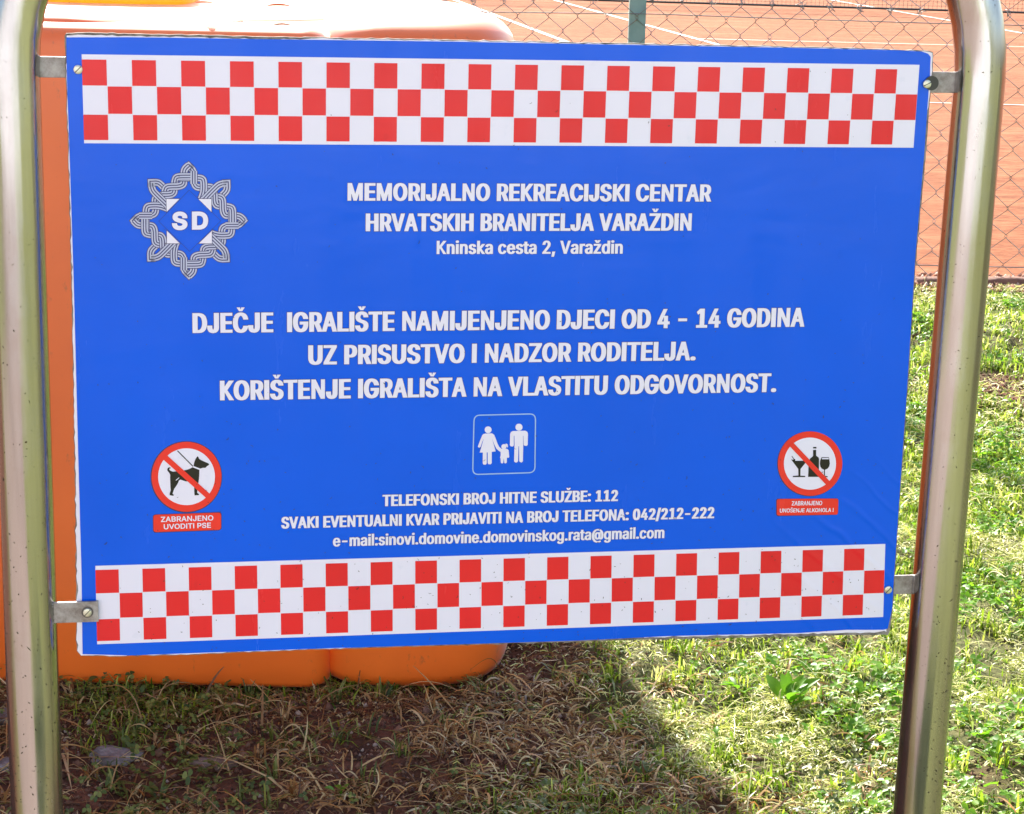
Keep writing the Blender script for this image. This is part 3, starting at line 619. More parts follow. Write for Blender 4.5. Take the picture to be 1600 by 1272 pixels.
# edging along the foot of the fence
kerb_m, t, p = simple('red_brown_edging', (.17, .08, .05, 1), .9)
r = ramp(t, noise(t, 18, 6, .7), [(.3, (.09, .04, .028, 1)), (.7, (.26, .13, .085, 1))]); t.links.new(r.outputs[0], p.inputs[0])
bump(t, p, noise(t, 50, 6), .6, .01)
bm = bmesh.new()
kx = np.arange(-14, 16, .06)
top = []; 
for x in kx:
    j = .005 * math.sin(x * 7) + .004 * math.sin(x * 19 + 1)
    top.append([bm.verts.new((x, FY - .06 + j, 0)), bm.verts.new((x, FY - .055 + j, .035 + j)), bm.verts.new((x, FY - .02, .045 + j)), bm.verts.new((x, FY + .05, .0))])
for a, b in zip(top[:-1], top[1:]):
    for k in range(3): bm.faces.new((a[k], b[k], b[k + 1], a[k + 1]))
kerb = obj_bm('court_kerb', bm, kerb_m, smooth=True); kerb['kind'] = 'structure'

# pale paved path behind the viewer, to the left (it shows as a reflection in the steel tubes)
pm, t, p = simple('pale_paving', (.50, .40, .32, 1), .85)
r = ramp(t, noise(t, 6, 6), [(.3, (.20, .145, .115, 1)), (.7, (.30, .225, .185, 1))]); t.links.new(r.outputs[0], p.inputs[0])
pv = [(-5.5, -9, .006), (-.15, -9, .006), (-.15, 1.5, .006), (-5.5, 1.5, .006)]
yv = [(-9, -10.45, .010), (1.7, -10.45, .010), (1.7, -3.0, .010), (-9, -3.0, .010)]
yard = mesh_np('paved_yard', yv, [(0, 1, 2, 3)], pm); yard['kind'] = 'structure'
path = mesh_np('paved_path', pv, [(0, 1, 2, 3)], pm); path['kind'] = 'structure'

# ================================================================== UNSEEN HOUSE ADDED BEHIND THE VIEWER (its bright reflection pales the film and tubes)
plaster, t, p = simple('pale_plaster', (.78, .74, .68, 1), .9)
r = ramp(t, noise(t, 2.0, 6), [(.3, (.38, .40, .44, 1)), (.7, (.48, .50, .54, 1))]); t.links.new(r.outputs[0], p.inputs[0]); bump(t, p, noise(t, 60, 4), .2, .005)
unseen_house = root('unseen_house', (-1.5, -14.5, 0), 'unseen pale plastered building with a tiled roof, added to reflect in the sign', 'unseen_house')
obj_bm('wall', box_bm((-1.5, -14.5, 2.4), 22, 8, 4.8), plaster, unseen_house)
tile = simple('roof_tile', (.34, .13, .08, 1), .85)[0]
bm = bmesh.new()
vv = [bm.verts.new(q) for q in ((-12.9, -10.1, 4.8), (9.9, -10.1, 4.8), (9.9, -18.9, 4.8), (-12.9, -18.9, 4.8), (-9, -14.5, 7.4), (6, -14.5, 7.4))]
for f_ in ((0, 1, 5, 4), (1, 2, 5), (2, 3, 4, 5), (3, 0, 4), (3, 2, 1, 0)): bm.faces.new([vv[i] for i in f_])
obj_bm('roof', bm, tile, unseen_house)
frame_m = simple('white_frame', (.75, .75, .73, 1), .5)[0]; pane_m = simple('dark_glass', (.03, .04, .05, 1), .08)[0]
for wx in (-10.5, -7.6, 3.4, 6.6):
    w_ = obj_bm('window', box_bm((wx, -10.47, 2.9), 1.2, .08, 1.3), frame_m, unseen_house)
    obj_bm('pane', box_bm((wx, -10.43, 2.9), 1.04, .03, 1.14), pane_m, w_)

# ================================================================== FENCE
wire_m, t, p = simple('galvanised_wire', (.20, .19, .17, 1), .3, .0, 1.0)
r = ramp(t, noise(t, 30, 4), [(.35, (.03, .032, .03, 1)), (.65, (.13, .13, .12, 1))]); t.links.new(r.outputs[0], p.inputs[0]); p.inputs['Coat Weight'].default_value = 1.0; p.inputs['Coat Roughness'].default_value = .25
green_m, t, p = simple('green_coated_steel', (.06, .15, .14, 1), .45)
r = ramp(t, noise(t, 12, 5), [(.3, (.11, .24, .24, 1)), (.7, (.17, .33, .32, 1))]); t.links.new(r.outputs[0], p.inputs[0])

POSTX = (-5.1, -2.3, .460, 3.3, 6.1)
fence = root('chain_link_fence', (.460, FY, 0), 'tall galvanised chain link fence on green posts along the clay court', 'fence')
for x in POSTX:
    bm = box_bm((x, FY + .045, 1.65), .066, .066, 3.3)
    obj_bm('post', bm, green_m, fence, bevel=.004)
    bm = box_bm((x, FY + .045, 3.306), .075, .075, .012)
    obj_bm('post_cap', bm, green_m, fence)

DX = .117                       # width of one diamond
def mesh_roll(z0, rows, x0, x1):
    """wire zigzags woven into diamonds: each runs up the fence as a flattened spiral"""
    V = []; Fc = []; rw = .0015
    nz = rows * 2
    cols_ = int((x1 - x0) / (DX * .5))
    rr = np.random.default_rng(int(z0 * 100) + 4)
    seg = 4
    for c in range(cols_):
        pts = []
        for k in range(nz + 1):
            # zigzag between x and x + DX, hooking its neighbour; small bend at each knot
            side = (k + c) % 2
            jx = rr.normal(0, .0022); jz = rr.normal(0, .0022)
            xx = x0 + c * DX * .5 + (DX * .5 + .003 if side else -.003)
            zz = z0 + k * DX * .5
            dn = .004 if side else -.004
            sag = .010 * math.sin((x0 + c * DX) * 1.3)
            pts.append((xx + jx, FY + .006 * math.sin(c * .9 + k * .3) + (.003 if (k % 2) else -.003), zz + jz + sag - .0035))
            pts.append((xx + jx, FY + .006 * math.sin(c * .9 + k * .3) - (.003 if (k % 2) else -.003), zz + jz + sag + .0035))
        # hooks at both ends (selvage twist)
        tx, ty, tz = pts[-1]
        pts += [(tx + rr.uniform(.006, .016) * rr.choice([-1, 1]), ty, tz + .018), (tx + rr.uniform(-.02, .02), ty - .006, tz + .006)]
        tx, ty, tz = pts[0]
        pts = [(tx + rr.uniform(-.02, .02), ty - .006, tz - .004), (tx + rr.uniform(-.014, .014), ty, tz - .016)] + pts
        P = np.array(pts); n = len(P)
        b = len(V)
        for i in range(n):
            d = P[min(i + 1, n - 1)] - P[max(i - 1, 0)]; d /= np.linalg.norm(d) + 1e-9
            s = np.array([d[2], 0, -d[0]]); s /= np.linalg.norm(s) + 1e-9
            y_ = np.cross(d, s)
            for q in range(seg):
                a = q * 2 * math.pi / seg + .4
                V.append(P[i] + (s * math.cos(a) + y_ * math.sin(a)) * rw)
        for i in range(n - 1):
            for q in range(seg):
                Fc.append((b + i * seg + q, b + i * seg + (q + 1) % seg, b + (i + 1) * seg + (q + 1) % seg, b + (i + 1) * seg + q))
    return V, Fc
for z0, rows in ((.045, 9), (1.115, 16)):
    V, Fc = mesh_roll(z0, rows, -5.1, 6.1)
    o = mesh_np('wire_mesh', V, np.array(Fc), wire_m, fence); o['kind'] = 'stuff'
for z in (.10, 1.065, 2.9):
    pts = [(x, FY - .008, z - .012 * math.sin(math.pi * ((x - POSTX[0]) % 2.8) / 2.8)) for x in np.linspace(-5.1, 6.1, 80)]
    obj_bm('tension_wire', tube_bm(pts, .0021, 5), wire_m, fence, smooth=True)

# ================================================================== TENNIS NET
na = ground_at(1040, 10); nb = ground_at(1600, 26)
dn_ = (nb - na) / np.linalg.norm(nb - na)
net_m = simple('dark_net_cord', (.03, .03, .03, 1), .8)[0]
nc = na + dn_ * 1.0
net = root('tennis_net', tuple(nc), 'dark tennis net low across the clay court behind the fence', 'tennis net')
V = []; Fc = []
def strip(a, b, w, up):
    k = len(V)
    a = np.array(a, float); b = np.array(b, float); u = np.array(up, float) * w / 2
    n = np.array([0, -1, 0]) * w / 2
    for q in (a - u, a + n, a + u): V.append(q)
    for q in (b - u, b + n, b + u): V.append(q)
    Fc.extend([(k, k + 3, k + 4, k + 1), (k + 1, k + 4, k + 5, k + 2), (k + 2, k + 5, k + 3, k)])
for i in range(240):
    q = nc + dn_ * (-6.5 + i * .055)
    strip((q[0], q[1], .05), (q[0], q[1], .92), .004, dn_)
for k in range(17):
    a = nc + dn_ * -6.5; b = nc + dn_ * 6.7
    strip((a[0], a[1], .05 + k * .054), (b[0], b[1], .05 + k * .054), .004, (0, 0, 1))
o = mesh_np('net_mesh', V, np.array(Fc), net_m, net); o['kind'] = 'stuff'
a = nc + dn_ * -6.5; b = nc + dn_ * 6.7
obj_bm('bottom_cord', tube_bm([(a[0], a[1], .06), (b[0], b[1], .05)], .014, 6), net_m, net)
cm = (a + b) / 2
obj_bm('head_band', box_bm((cm[0], cm[1], .95), 13.2, .012, .07, (Vector(dn_), Vector((-dn_[1], dn_[0], 0)), Vector((0, 0, 1)))), simple('white_band', (.7, .7, .68, 1), .7)[0], net)
for q in (a, b): obj_bm('net_post', tube_bm([(q[0], q[1], 0), (q[0], q[1], 1.05)], .04, 12), green_m, net)

# ================================================================== PLAY STRUCTURE
def plastic(name, c, trans=0.0):
    m, t, p = new_mat(name)
    n1 = noise(t, 2.2, 6)
    r = ramp(t, n1, [(.3, (c[0] * .86, c[1] * .80, c[2] * .8, 1)), (.7, (min(1, c[0] * 1.06), c[1] * 1.14, c[2] * 1.3 + .004, 1))])
    # scuffs and dried dirt
    n2 = noise(t, 45, 6, .7, mapping=(1, 1, .5)); r2 = ramp(t, n2, [(.62, (0, 0, 0, 1)), (.74, (.55, .55, .55, 1))])
    c2 = mix(t, r2.outputs[0], r.outputs[0], (.22, .09, .04, 1))
    t.links.new(c2, p.inputs['Base Color'])
    p.inputs['Roughness'].default_value = .5
    p.inputs['Specular IOR Level'].default_value = .6
    p.inputs['Sheen Weight'].default_value = .35; p.inputs['Sheen Roughness'].default_value = .25; p.inputs['Coat Weight'].default_value = .6; p.inputs['Coat Roughness'].default_value = .35
    bump(t, p, noise(t, 5, 4), .12, .01)
    if trans:
        tr = N(t, 'ShaderNodeBsdfTranslucent'); t.links.new(c2, tr.inputs[0])
        ms = N(t, 'ShaderNodeMixShader'); ms.inputs[0].default_value = trans
        out = t.nodes['Material Output']
        t.links.new(p.outputs[0], ms.inputs[1]); t.links.new(tr.outputs[0], ms.inputs[2]); t.links.new(ms.outputs[0], out.inputs[0])
    return m
ORANGE = plastic('orange_plastic', (.90, .150, .006))
YELLOW = plastic('yellow_plastic', (.92, .70, .06), .5)

def offset_poly(P, d):
    P = np.array(P, float); n = len(P); out = []
    for i in range(n):
        d1 = P[i] - P[i - 1]; d2 = P[(i + 1) % n] - P[i]
        d1 /= np.linalg.norm(d1); d2 /= np.linalg.norm(d2)
        nn = np.array([-d1[1] - d2[1], d1[0] + d2[0]]); q = nn @ nn
        out.append(P[i] + nn * (2 / max(q, .8)) * d)
    return np.array(out)

def chaikin(P, it=2):
    P = [np.array(p, float) for p in P]
    for _ in range(it):
        Q = []
        for i in range(len(P)):
            a, b = P[i], P[(i + 1) % len(P)]
            Q += [a * .75 + b * .25, a * .25 + b * .75]
        P = Q
    return np.array(P)

def moulded(name, plan, z0, z1, fil, mat, parent, taper=0.0, it=3, zt=None, foot=.03, filx=None):
    """rounded hollow-moulded block; plan is counter-clockwise; zt(x, y) adds height to the top"""
    P = chaikin(plan, it); n = len(P)
    prof = [(z0 - .0, foot * .8), (z0 + foot * .4, foot * .25), (z0 + foot, 0)]
    prof += [(z0 + (z1 - z0) * k / 6, taper * k / 6) for k in range(1, 6)]
    prof += [(z1 - fil + fil * math.sin(a), taper + (filx or fil) * (1 - math.cos(a))) for a in np.linspace(0, math.pi / 2, 8)]
    V = []; Fc = []
    for z, ins in prof:
        if filx:      # soft shoulders: draw in towards the middle
            cc_ = P.mean(axis=0); dd_ = cc_ - P; Q = P + dd_ / np.linalg.norm(dd_, axis=1)[:, None] * ins
        else: Q = offset_poly(P, ins)
        for q in Q:
            dz = (zt(q[0], q[1]) if zt and z > z1 - fil - .001 else 0)
            V.append((q[0], q[1], z + dz))
    for k in range(len(prof) - 1):
        for i in range(n):
            j = (i + 1) % n
            Fc.append((k * n + i, k * n + j, (k + 1) * n + j, (k + 1) * n + i))
    b = (len(prof) - 1) * n
    Fc.append(tuple(range(b, b + n))); 
    return mesh_np(name, V, Fc, mat, parent, smooth=True)

ply = root('play_structure', (-.9, 4.1, 0), 'big orange moulded plastic play structure standing behind the sign', 'play structure')
moulded('body', [(-2.3, 3.705), (-.44, 3.705), (-.36, 3.708), (-.34, 3.80), (-.34, 4.5), (-2.3, 4.6)], 0, 1.284, .04, ORANGE, ply, foot=.012)
moulded('corner_block', [(-2.3, 3.742), (-.86, 3.742), (-.74, 3.76), (-.70, 3.86), (-.70, 4.4), (-2.3, 4.5)], .9, 1.297, .045, ORANGE, ply, filx=.07)
moulded('front_column', [(-.40, 3.712), (-.12, 3.708), (-.01, 3.78), (.012, 4.00), (-.04, 4.28), (-.16, 4.52), (-.40, 4.62), (-.44, 4.2)], 0, 1.303, .065, ORANGE, ply, taper=.018, filx=.085)
moulded('deck', [(-2.2, 3.80), (-.50, 3.80), (-.20, 4.18), (-.20, 4.50), (-.42, 4.80), (-2.2, 5.0)], 0, 1.300, .022, ORANGE, ply, filx=.14)
moulded('hidden_shadow_block', [(-.10, 4.12), (.02, 4.12), (.022, 4.22), (.022, 4.50), (-.05, 4.62), (-.10, 4.62)], 0, 1.13, .05, ORANGE, ply)  # hidden block behind the board, added to shape the structure's ground shadow
# raised seam round the foot of the column
seam = chaikin([(-.41, 3.708), (-.12, 3.704), (-.005, 3.777), (.018, 4.00), (-.035, 4.28)][::-1] + [(-.44, 3.9)], 3)
bm = tube_bm([(x, y, .15) for x, y in seam] + [(seam[0][0], seam[0][1], .15)], .006, 6)
obj_bm('moulding_seam', bm, ORANGE, ply, smooth=True)
moulded('handle_block', [(-.95, 4.08), (-.70, 4.08), (-.66, 4.12), (-.68, 4.40), (-.98, 4.44), (-.99, 4.14)], 1.298, 1.39, .04, YELLOW, ply, foot=.008)
seat = ply

# dry leaves lying on the deck
leaf_m, t, p = simple('dry_leaf', (.30, .12, .05, 1), .8)
def leaf_mesh(name, c, L, W, yaw, pitch, mat, curl=.25, parent=None, roll=0.0):
    bm = bmesh.new(); ns = 6; rows = []
    for i in range(ns + 1):
        s = i / ns; w = W * math.sin(math.pi * min(.97, s * .93 + .04)) ** .8 * (1 - .25 * s)
        zc_ = curl * L * (s * s) * -.5
        rows.append([bm.verts.new((L * s, -w / 2, zc_ + w * .22)), bm.verts.new((L * s, 0, zc_)), bm.verts.new((L * s, w / 2, zc_ + w * .22))])
    for a, b in zip(rows[:-1], rows[1:]):
        bm.faces.new((a[0], b[0], b[1], a[1])); bm.faces.new((a[1], b[1], b[2], a[2]))
    bm.transform(Matrix.Translation(c) @ Matrix.Rotation(yaw, 4, 'Z') @ Matrix.Rotation(-pitch, 4, 'Y') @ Matrix.Rotation(roll, 4, 'X'))
    return obj_bm(name, bm, mat, parent, smooth=True)
for (px, py, L, yaw, lab) in ((415, 10, .05, .2, 'curled dry leaf on the orange deck, rightmost of the two near its middle'), (390, 12, .04, 1.9, 'small reddish dry leaf on the orange deck beside a curled one'),
                              (425, 40, .035, .4, 'dry leaf nearest the blue sign on the sunlit orange deck'), (335, 6, .04, 2.8, 'dry leaf on the orange deck right of the yellow block'),
                              (365, 36, .03, 1.2, 'tiny leaf scrap on the orange deck close to the board edge')):
    q = ground_at(px, py, 1.322)
    o = leaf_mesh('fallen_leaf', tuple(q), L, L * .45, yaw, .1, leaf_m, .2)
    tag(o, lab, 'leaf', 'dry leaves on the play structure')
"""
"""
# ================================================================== SIGN
base_c = bw(.48, 1.36, .004)
sign = root('playground_sign', (float(base_c[0]), float(base_c[1]), 0.0), 'blue playground notice board with red and white checks between two steel tubes', 'sign')
TU_L, TU_R, TN, TR = -.0755, 1.031, .006, .0303
def tube_path():
    pts = []; R = .28; vs_ = .015
    vb = 1.40
    for k in range(12): pts.append((TU_L, vb + (vs_ - vb) * k / 12))
    for a in np.linspace(0, math.pi / 2, 14): pts.append((TU_L + R * (1 - math.cos(a)), vs_ - R * math.sin(a)))
    for s in np.linspace(.1, .9, 5): pts.append((TU_L + R + (TU_R - TU_L - 2 * R + .012) * s, vs_ - R))
    for a in np.linspace(math.pi / 2, 0, 14): pts.append((TU_R + .012 - R * (1 - math.cos(a)), vs_ - R * math.sin(a)))
    for k in range(1, 13): pts.append((TU_R + .012 - .014 * min(1, k / 10), vs_ + (vb - vs_) * k / 12))
    return [bw(u, v, TN) for u, v in pts]
obj_bm('tube_frame', tube_bm(tube_path(), TR, 48), MAT['steel'], sign, smooth=True)

def loop_from_px(L, n=0.0): return [bp(x, y, 0) for x, y in L]
panel_px = [(101, 56), (103, 51.5), (140, 51), (220, 53), (400, 57), (700, 62), (1000, 68), (1250, 73), (1400, 77), (1452, 79), (1458.5, 82), (1458, 100), (1455.5, 130), (1453, 160), (1447, 240),
            (1432, 400), (1419, 600), (1405, 800), (1397, 920), (1394.5, 958), (1391, 985), (1388, 992), (1300, 993), (1180, 996), (1000, 1000), (800, 1006), (500, 1015), (300, 1023), (180, 1026), (127, 1024.5), (120, 1017), (119, 1000), (118.5, 900), (116, 700), (112.5, 500), (108, 300), (105, 200), (102.5, 120)]
film_px = [(103.5, 58.5), (200, 58.2), (300, 59.5), (480, 62.2), (700, 65), (1000, 70.5), (1250, 75), (1400, 78.5), (1440, 80.5), (1450, 84), (1454, 89), (1453.5, 100), (1453, 115), (1451, 140), (1446, 210), (1444, 240),
           (1430, 400), (1417.5, 600), (1403.5, 800), (1396.5, 905), (1394, 950), (1387, 982), (1380, 984), (1323, 984), (1250, 989), (1050, 993.7), (895, 1001), (700, 1007), (500, 1013.2), (315, 1020), (200, 1024), (129, 1022), (128.7, 1000), (127.5, 900), (122, 700), (115.5, 450), (109, 250), (104.5, 120)]
PL = loop_from_px(panel_px); FL = loop_from_px(film_px)
def slab(loops, n0, n1):
    P, T = fill(loops); V = [bw(u, v, n0) for u, v in P] + [bw(u, v, n1) for u, v in P]; k = len(P)
    Fc = [tuple(t) for t in T] + [tuple(i + k for i in t[::-1]) for t in T]
    # rim
    lp = loops[0]; m = len(lp); b = len(V)
    V += [bw(u, v, n0) for u, v in lp] + [bw(u, v, n1) for u, v in lp]
    for i in range(m):
        j = (i + 1) % m; Fc.append((b + i, b + j, b + m + j, b + m + i))
    return V, Fc
# dense ragged rim: torn foil shows the grey core
ragged = []
for i in range(len(PL)):
    a = np.array(PL[i]); b = np.array(PL[(i + 1) % len(PL)]); L = np.linalg.norm(b - a); k = max(1, int(L / .006))
    d = (b - a) / L; nn = np.array([-d[1], d[0]])
    for q in range(k): ragged.append(tuple(a + d * L * q / k + nn * rng.normal(0, .00035)))
V, Fc = slab([ragged], .0003, .0062)
panel = mesh_np('panel', V, Fc, MAT['core'], sign)
# white face foil, chipped along the rim
ragged2 = []
for i, (u, v) in enumerate(ragged):
    a = np.array(ragged[i - 1]); b = np.array(ragged[(i + 1) % len(ragged)]); d = b - a; d /= np.linalg.norm(d); nn = np.array([-d[1], d[0]])
    ins = .0006 + abs(rng.normal(0, .0005)) + (.0015 if v < .01 and u < .25 else 0) + (.0022 if v > .68 and u > .3 else 0) + (.002 if u > .965 and v > .05 else 0)
    c = np.array([.48, .34]) - np.array([u, v]); s = 1 if nn @ c > 0 else -1
    ragged2.append(tuple(np.array([u, v]) + nn * s * ins))
sh = Sheet(); sh.poly([ragged2], 0.0); sh.build('face_foil', MAT['white'], panel)
sh = Sheet(); sh.poly([FL], -.0004); sh.build('blue_film', MAT['blue'], panel)

# ---- checker bands
def band(q4, m_top, rows, m_bot, red_name):
    """q4: px corners; rows: list of (height, phase)"""
    c = [np.array(bp(*p)) for p in q4]
    def at(s, t_): return (c[0] * (1 - s) + c[1] * s) * (1 - t_) + (c[3] * (1 - s) + c[2] * s) * t_
    sh = Sheet(); sh.poly([[tuple(x) for x in c]], -.0008)
    w = sh.build('checker_band', MAT['white'], panel)
    tot = m_top + sum(r_[0] + r_[2] for r_ in rows) + m_bot
    y = m_top; red = Sheet(); e = .0006
    for hh, ph, gap in rows:
        for k in range(36):
            if k % 2 == ph:
                x0 = (k + (0.012 if k else 0)) / 36; x1 = (k + 1 - .012) / 36
                q = [at(x0, y / tot), at(x1, y / tot), at(x1, (y + hh) / tot), at(x0, (y + hh) / tot)]
                b = len(red.v); red.v += [bw(*p_, -.0012) for p_ in q]; red.f.append([b, b + 1, b + 2, b + 3])
        y += hh + gap
    red.build(red_name, MAT['red'], panel)
band([(127.6, 84.8), (1436.4, 101.2), (1427, 230.7), (131.5, 223.7)], 7.9, [(40.1, 0, 1.3), (42.6, 1, 1.7), (39.6, 0, 0)], 5.2, 'red_squares')
band([(149, 883.8), (1383, 849.6), (1379.6, 963.8), (151.9, 1006.4)], 6.5, [(36.2, 0, .9), (38.2, 1, 1.6), (34.2, 0, 0)], 5.0, 'red_squares')

# ---- lettering
LINES = [
 ("MEMORIJALNO REKREACIJSKI CENTAR", (542.3, 313.4), (1110.8, 314.8), 27.2),
 ("HRVATSKIH BRANITELJA VARA\u017dDIN", (571.2, 361.2), (1080.5, 360.2), 27.4),
 ("DJE\u010cJE  IGRALI\u0160TE NAMIJENJENO DJECI OD 4 - 14 GODINA", (300.9, 520.2), (1256.6, 510.3), 30.4),
 ("UZ PRISUSTVO I NADZOR RODITELJA.", (481.4, 569.6), (1086.5, 562.7), 29.8),
 ("KORI\u0160TENJE IGRALI\u0160TA NA VLASTITU ODGOVORNOST.", (343.4, 625.3), (1212.3, 612.2), 30.0),
 ("TELEFONSKI BROJ HITNE SLU\u017dBE: 112", (597.4, 790.7), (965.2, 782.5), 17.6),
 ("SVAKI EVENTUALNI KVAR PRIJAVITI NA BROJ TELEFONA: 042/212-222", (439.3, 825.6), (1115.4, 809.3), 17.8),
]
def letter_line(s, a, b, cap_px, sx=.60, dx=.043, dy=.012):
    f = Sheet(); e = Sheet()
    A = bp(*a); B = bp(*b)
    m = ((a[0] + b[0]) / 2, (a[1] + b[1]) / 2); u0 = bp(*m); u1 = bp(m[0], m[1] - cap_px)
    cap = math.hypot(u1[0] - u0[0], u1[1] - u0[1])
    fit = text_line((f, e), s, A, B, cap, sx, dx, dy, -.0011, edge=.010)
    o = f.build('lettering', MAT['white'], panel); o['label'] = 'lettering: ' + s[:60]
    e.build('lettering_outline', MAT['outline'], panel)
    return fit
for L in LINES: letter_line(*L)
letter_line("Kninska cesta 2, Vara\u017edin", (681.8, 396.8), (972.6, 396.2), 20.6, .63, .034, .011)
letter_line("e-mail:sinovi.domovine.domovinskog.rata@gmail.com", (520, 853.6), (1037.6, 840.4), 17.6, .68, .032, .011)

# ---- pictograms traced in photo positions
def tr(ox, oy, z): return lambda x, y: bp(ox + x / z, oy + y / z)
def circ(T, cx, cy, r, n=56, a0=0, a1=2 * math.pi): return [T(cx + r * math.cos(a0 + (a1 - a0) * k / n), cy + r * math.sin(a0 + (a1 - a0) * k / n)) for k in range(n)]
def rrect(T, pts, r, k=5):
    out = []; n = len(pts)
    for i in range(n):
        p_ = np.array(pts[i], float); a = np.array(pts[i - 1], float) - p_; b = np.array(pts[(i + 1) % n], float) - p_
        a /= np.linalg.norm(a); b /= np.linalg.norm(b)
        for j in range(k + 1):
            s = j / k; q = p_ + a * r * (1 - s) ** 2 + b * r * s ** 2
            out.append(T(*q))
    return out
def sh_poly(name, mat, n, *loops):
    s = Sheet()
    for lp in loops: s.poly(lp if isinstance(lp[0], list) else [lp], n)
    return s.build(name, mat, panel)

# no dogs
T = tr(220, 680, 7.95)
sh_poly('pictogram_rim', MAT['outline'], -.0006, circ(T, 565, 517, 445))
sh_poly('pictogram_ring', MAT['red2'], -.0008, circ(T, 568, 515, 434))
sh_poly('pictogram_disc', MAT['white'], -.0011, circ(T, 568, 513, 353))
dog = [(706, 258), (716, 270), (726, 292), (760, 312), (800, 330), (838, 345), (850, 360), (838, 372), (820, 382), (812, 394), (800, 402), (770, 402), (742, 410), (728, 428), (726, 480), (722, 540), (714, 600), (706, 650), (700, 712), (722, 728), (722, 740), (668, 745), (664, 700), (662, 640), (640, 600), (600, 572),
       (560, 570), (520, 558), (492, 548), (474, 560), (462, 590), (442, 625), (415, 662), (402, 700), (394, 724), (412, 738), (404, 750), (358, 742), (360, 715), (372, 680), (368, 640), (366, 580), (364, 520), (366, 490), (352, 462), (332, 440), (328, 418), (338, 400), (358, 395), (372, 402), (366, 410), (354, 412), (356, 428), (372, 440), (400, 450), (450, 444), (520, 438), (580, 424), (620, 408), (648, 392), (656, 378), (662, 340), (676, 300), (692, 272)]
sh_poly('pictogram_figure', MAT['ink'], -.0014, [T(*p_) for p_ in dog])
s = Sheet(); stroke_quads(s, [T(455, 190), T(648, 384)], .0011, -.0014); s.build('pictogram_leash', MAT['ink'], panel)
s = Sheet(); stroke_quads(s, [T(648, 386), T(736, 420)], .0018, -.0017); stroke_quads(s, [T(436, 556), T(476, 524)], .0008, -.0017); s.build('pictogram_collar', MAT['white'], panel)
s = Sheet(); stroke_quads(s, [T(295, 265), T(845, 760)], .0066, -.0017); s.build('pictogram_bar', MAT['red2'], panel)
sh_poly('label_rim', MAT['outline'], -.0006, rrect(T, [(146, 982), (1004, 950), (1004, 1180), (150, 1212)], 42))
sh_poly('label_plate', MAT['red2'], -.0008, rrect(T, [(156, 988), (996, 960), (996, 1172), (160, 1202)], 36))
def small_line(s_, a, b, cap, sx, dx, dy):
    f = Sheet(); u0 = np.array(T(*a)); u1 = np.array(T(a[0], a[1] - cap))
    text_line((f, None), s_, T(*a), T(*b), float(np.linalg.norm(u1 - u0)), sx, dx, dy, -.0012)
    f.build('lettering', MAT['white'], panel)
small_line("ZABRANJENO", (250, 1076), (902, 1056), 66, .92, .022, .018)
small_line("UVODITI PSE", (286, 1166), (872, 1146), 64, .92, .022, .018)
# no alcohol
T = tr(1200, 660, 7.954)
sh_poly('pictogram_rim', MAT['outline'], -.0006, circ(T, 516, 514, 405))
sh_poly('pictogram_ring', MAT['red2'], -.0008, circ(T, 521, 510, 400))
sh_poly('pictogram_disc', MAT['white'], -.0011, circ(T, 518, 510, 324))
glassA = [(282, 456), (308, 462), (318, 448), (334, 456), (334, 474), (432, 474), (432, 454), (470, 454), (470, 488), (400, 576), (398, 658), (458, 662), (458, 676), (304, 676), (304, 662), (374, 658), (372, 576)]
bottle = [(556, 302), (598, 302), (598, 320), (594, 320), (594, 408), (606, 420), (622, 430), (630, 450), (628, 674), (494, 674), (496, 640), (500, 540), (508, 470), (520, 444), (548, 424), (556, 408), (556, 340), (594, 338), (594, 322), (556, 320)]
wine = [(662, 430), (752, 430), (760, 470), (764, 510), (756, 545), (735, 572), (704, 586), (702, 658), (738, 668), (738, 676), (690, 676), (692, 586), (664, 572), (646, 545), (640, 510), (644, 470)]
sh_poly('pictogram_figure', MAT['ink'], -.0014, [T(*p_) for p_ in glassA], [T(*p_) for p_ in bottle], [T(*p_) for p_ in wine])
s = Sheet(); s.poly([[T(668, 438), T(748, 438), T(751, 454), T(664, 454)]], -.0017); s.build('pictogram_glass_rim', MAT['white'], panel)
s = Sheet(); stroke_quads(s, [T(290, 415), T(326, 462)], .0008, -.0016); s.build('pictogram_straw', MAT['ink'], panel)
s = Sheet(); stroke_quads(s, [T(280, 262), T(745, 755)], .0062, -.0019); s.build('pictogram_bar', MAT['red2'], panel)
sh_poly('label_rim', MAT['outline'], -.0006, rrect(T, [(98, 946), (874, 942), (868, 1148), (98, 1164)], 32))
sh_poly('label_plate', MAT['red2'], -.0008, rrect(T, [(108, 950), (872, 946), (866, 1143), (108, 1156)], 28))
small_line("ZABRANJENO", (290, 1030), (668, 1026), 54, .62, .022, .014)
small_line("UNO\u0160ENJE ALKOHOLA !", (142, 1118), (810, 1110), 50, .62, .022, .014)
# family
T = tr(720, 640, 11.56)
fr = rrect(T, [(238, 100), (1348, 74), (1336, 1134), (212, 1170)], 110, 8)
s = Sheet(); stroke_quads(s, fr, .0014, -.0009, closed=True); s.build('pictogram_frame', MAT['paleblue'], panel)
woman = [(440, 430), (560, 425), (600, 452), (628, 520), (660, 610), (690, 670), (735, 705), (835, 705), (860, 730), (868, 800), (872, 850), (856, 870), (836, 862), (830, 880), (828, 950), (812, 968), (786, 964), (772, 872), (764, 960), (740, 970), (720, 956), (716, 880), (706, 866), (718, 820), (716, 762), (676, 735), (640, 700), (600, 620), (562, 520), (590, 620), (628, 752), (556, 760), (556, 960), (540, 984), (500, 984), (484, 966), (484, 770), (466, 770), (466, 966), (450, 990), (410, 990), (394, 966), (396, 772), (338, 772), (362, 700), (412, 520), (390, 570), (352, 676), (326, 686), (306, 664), (340, 570), (384, 462), (405, 438)]
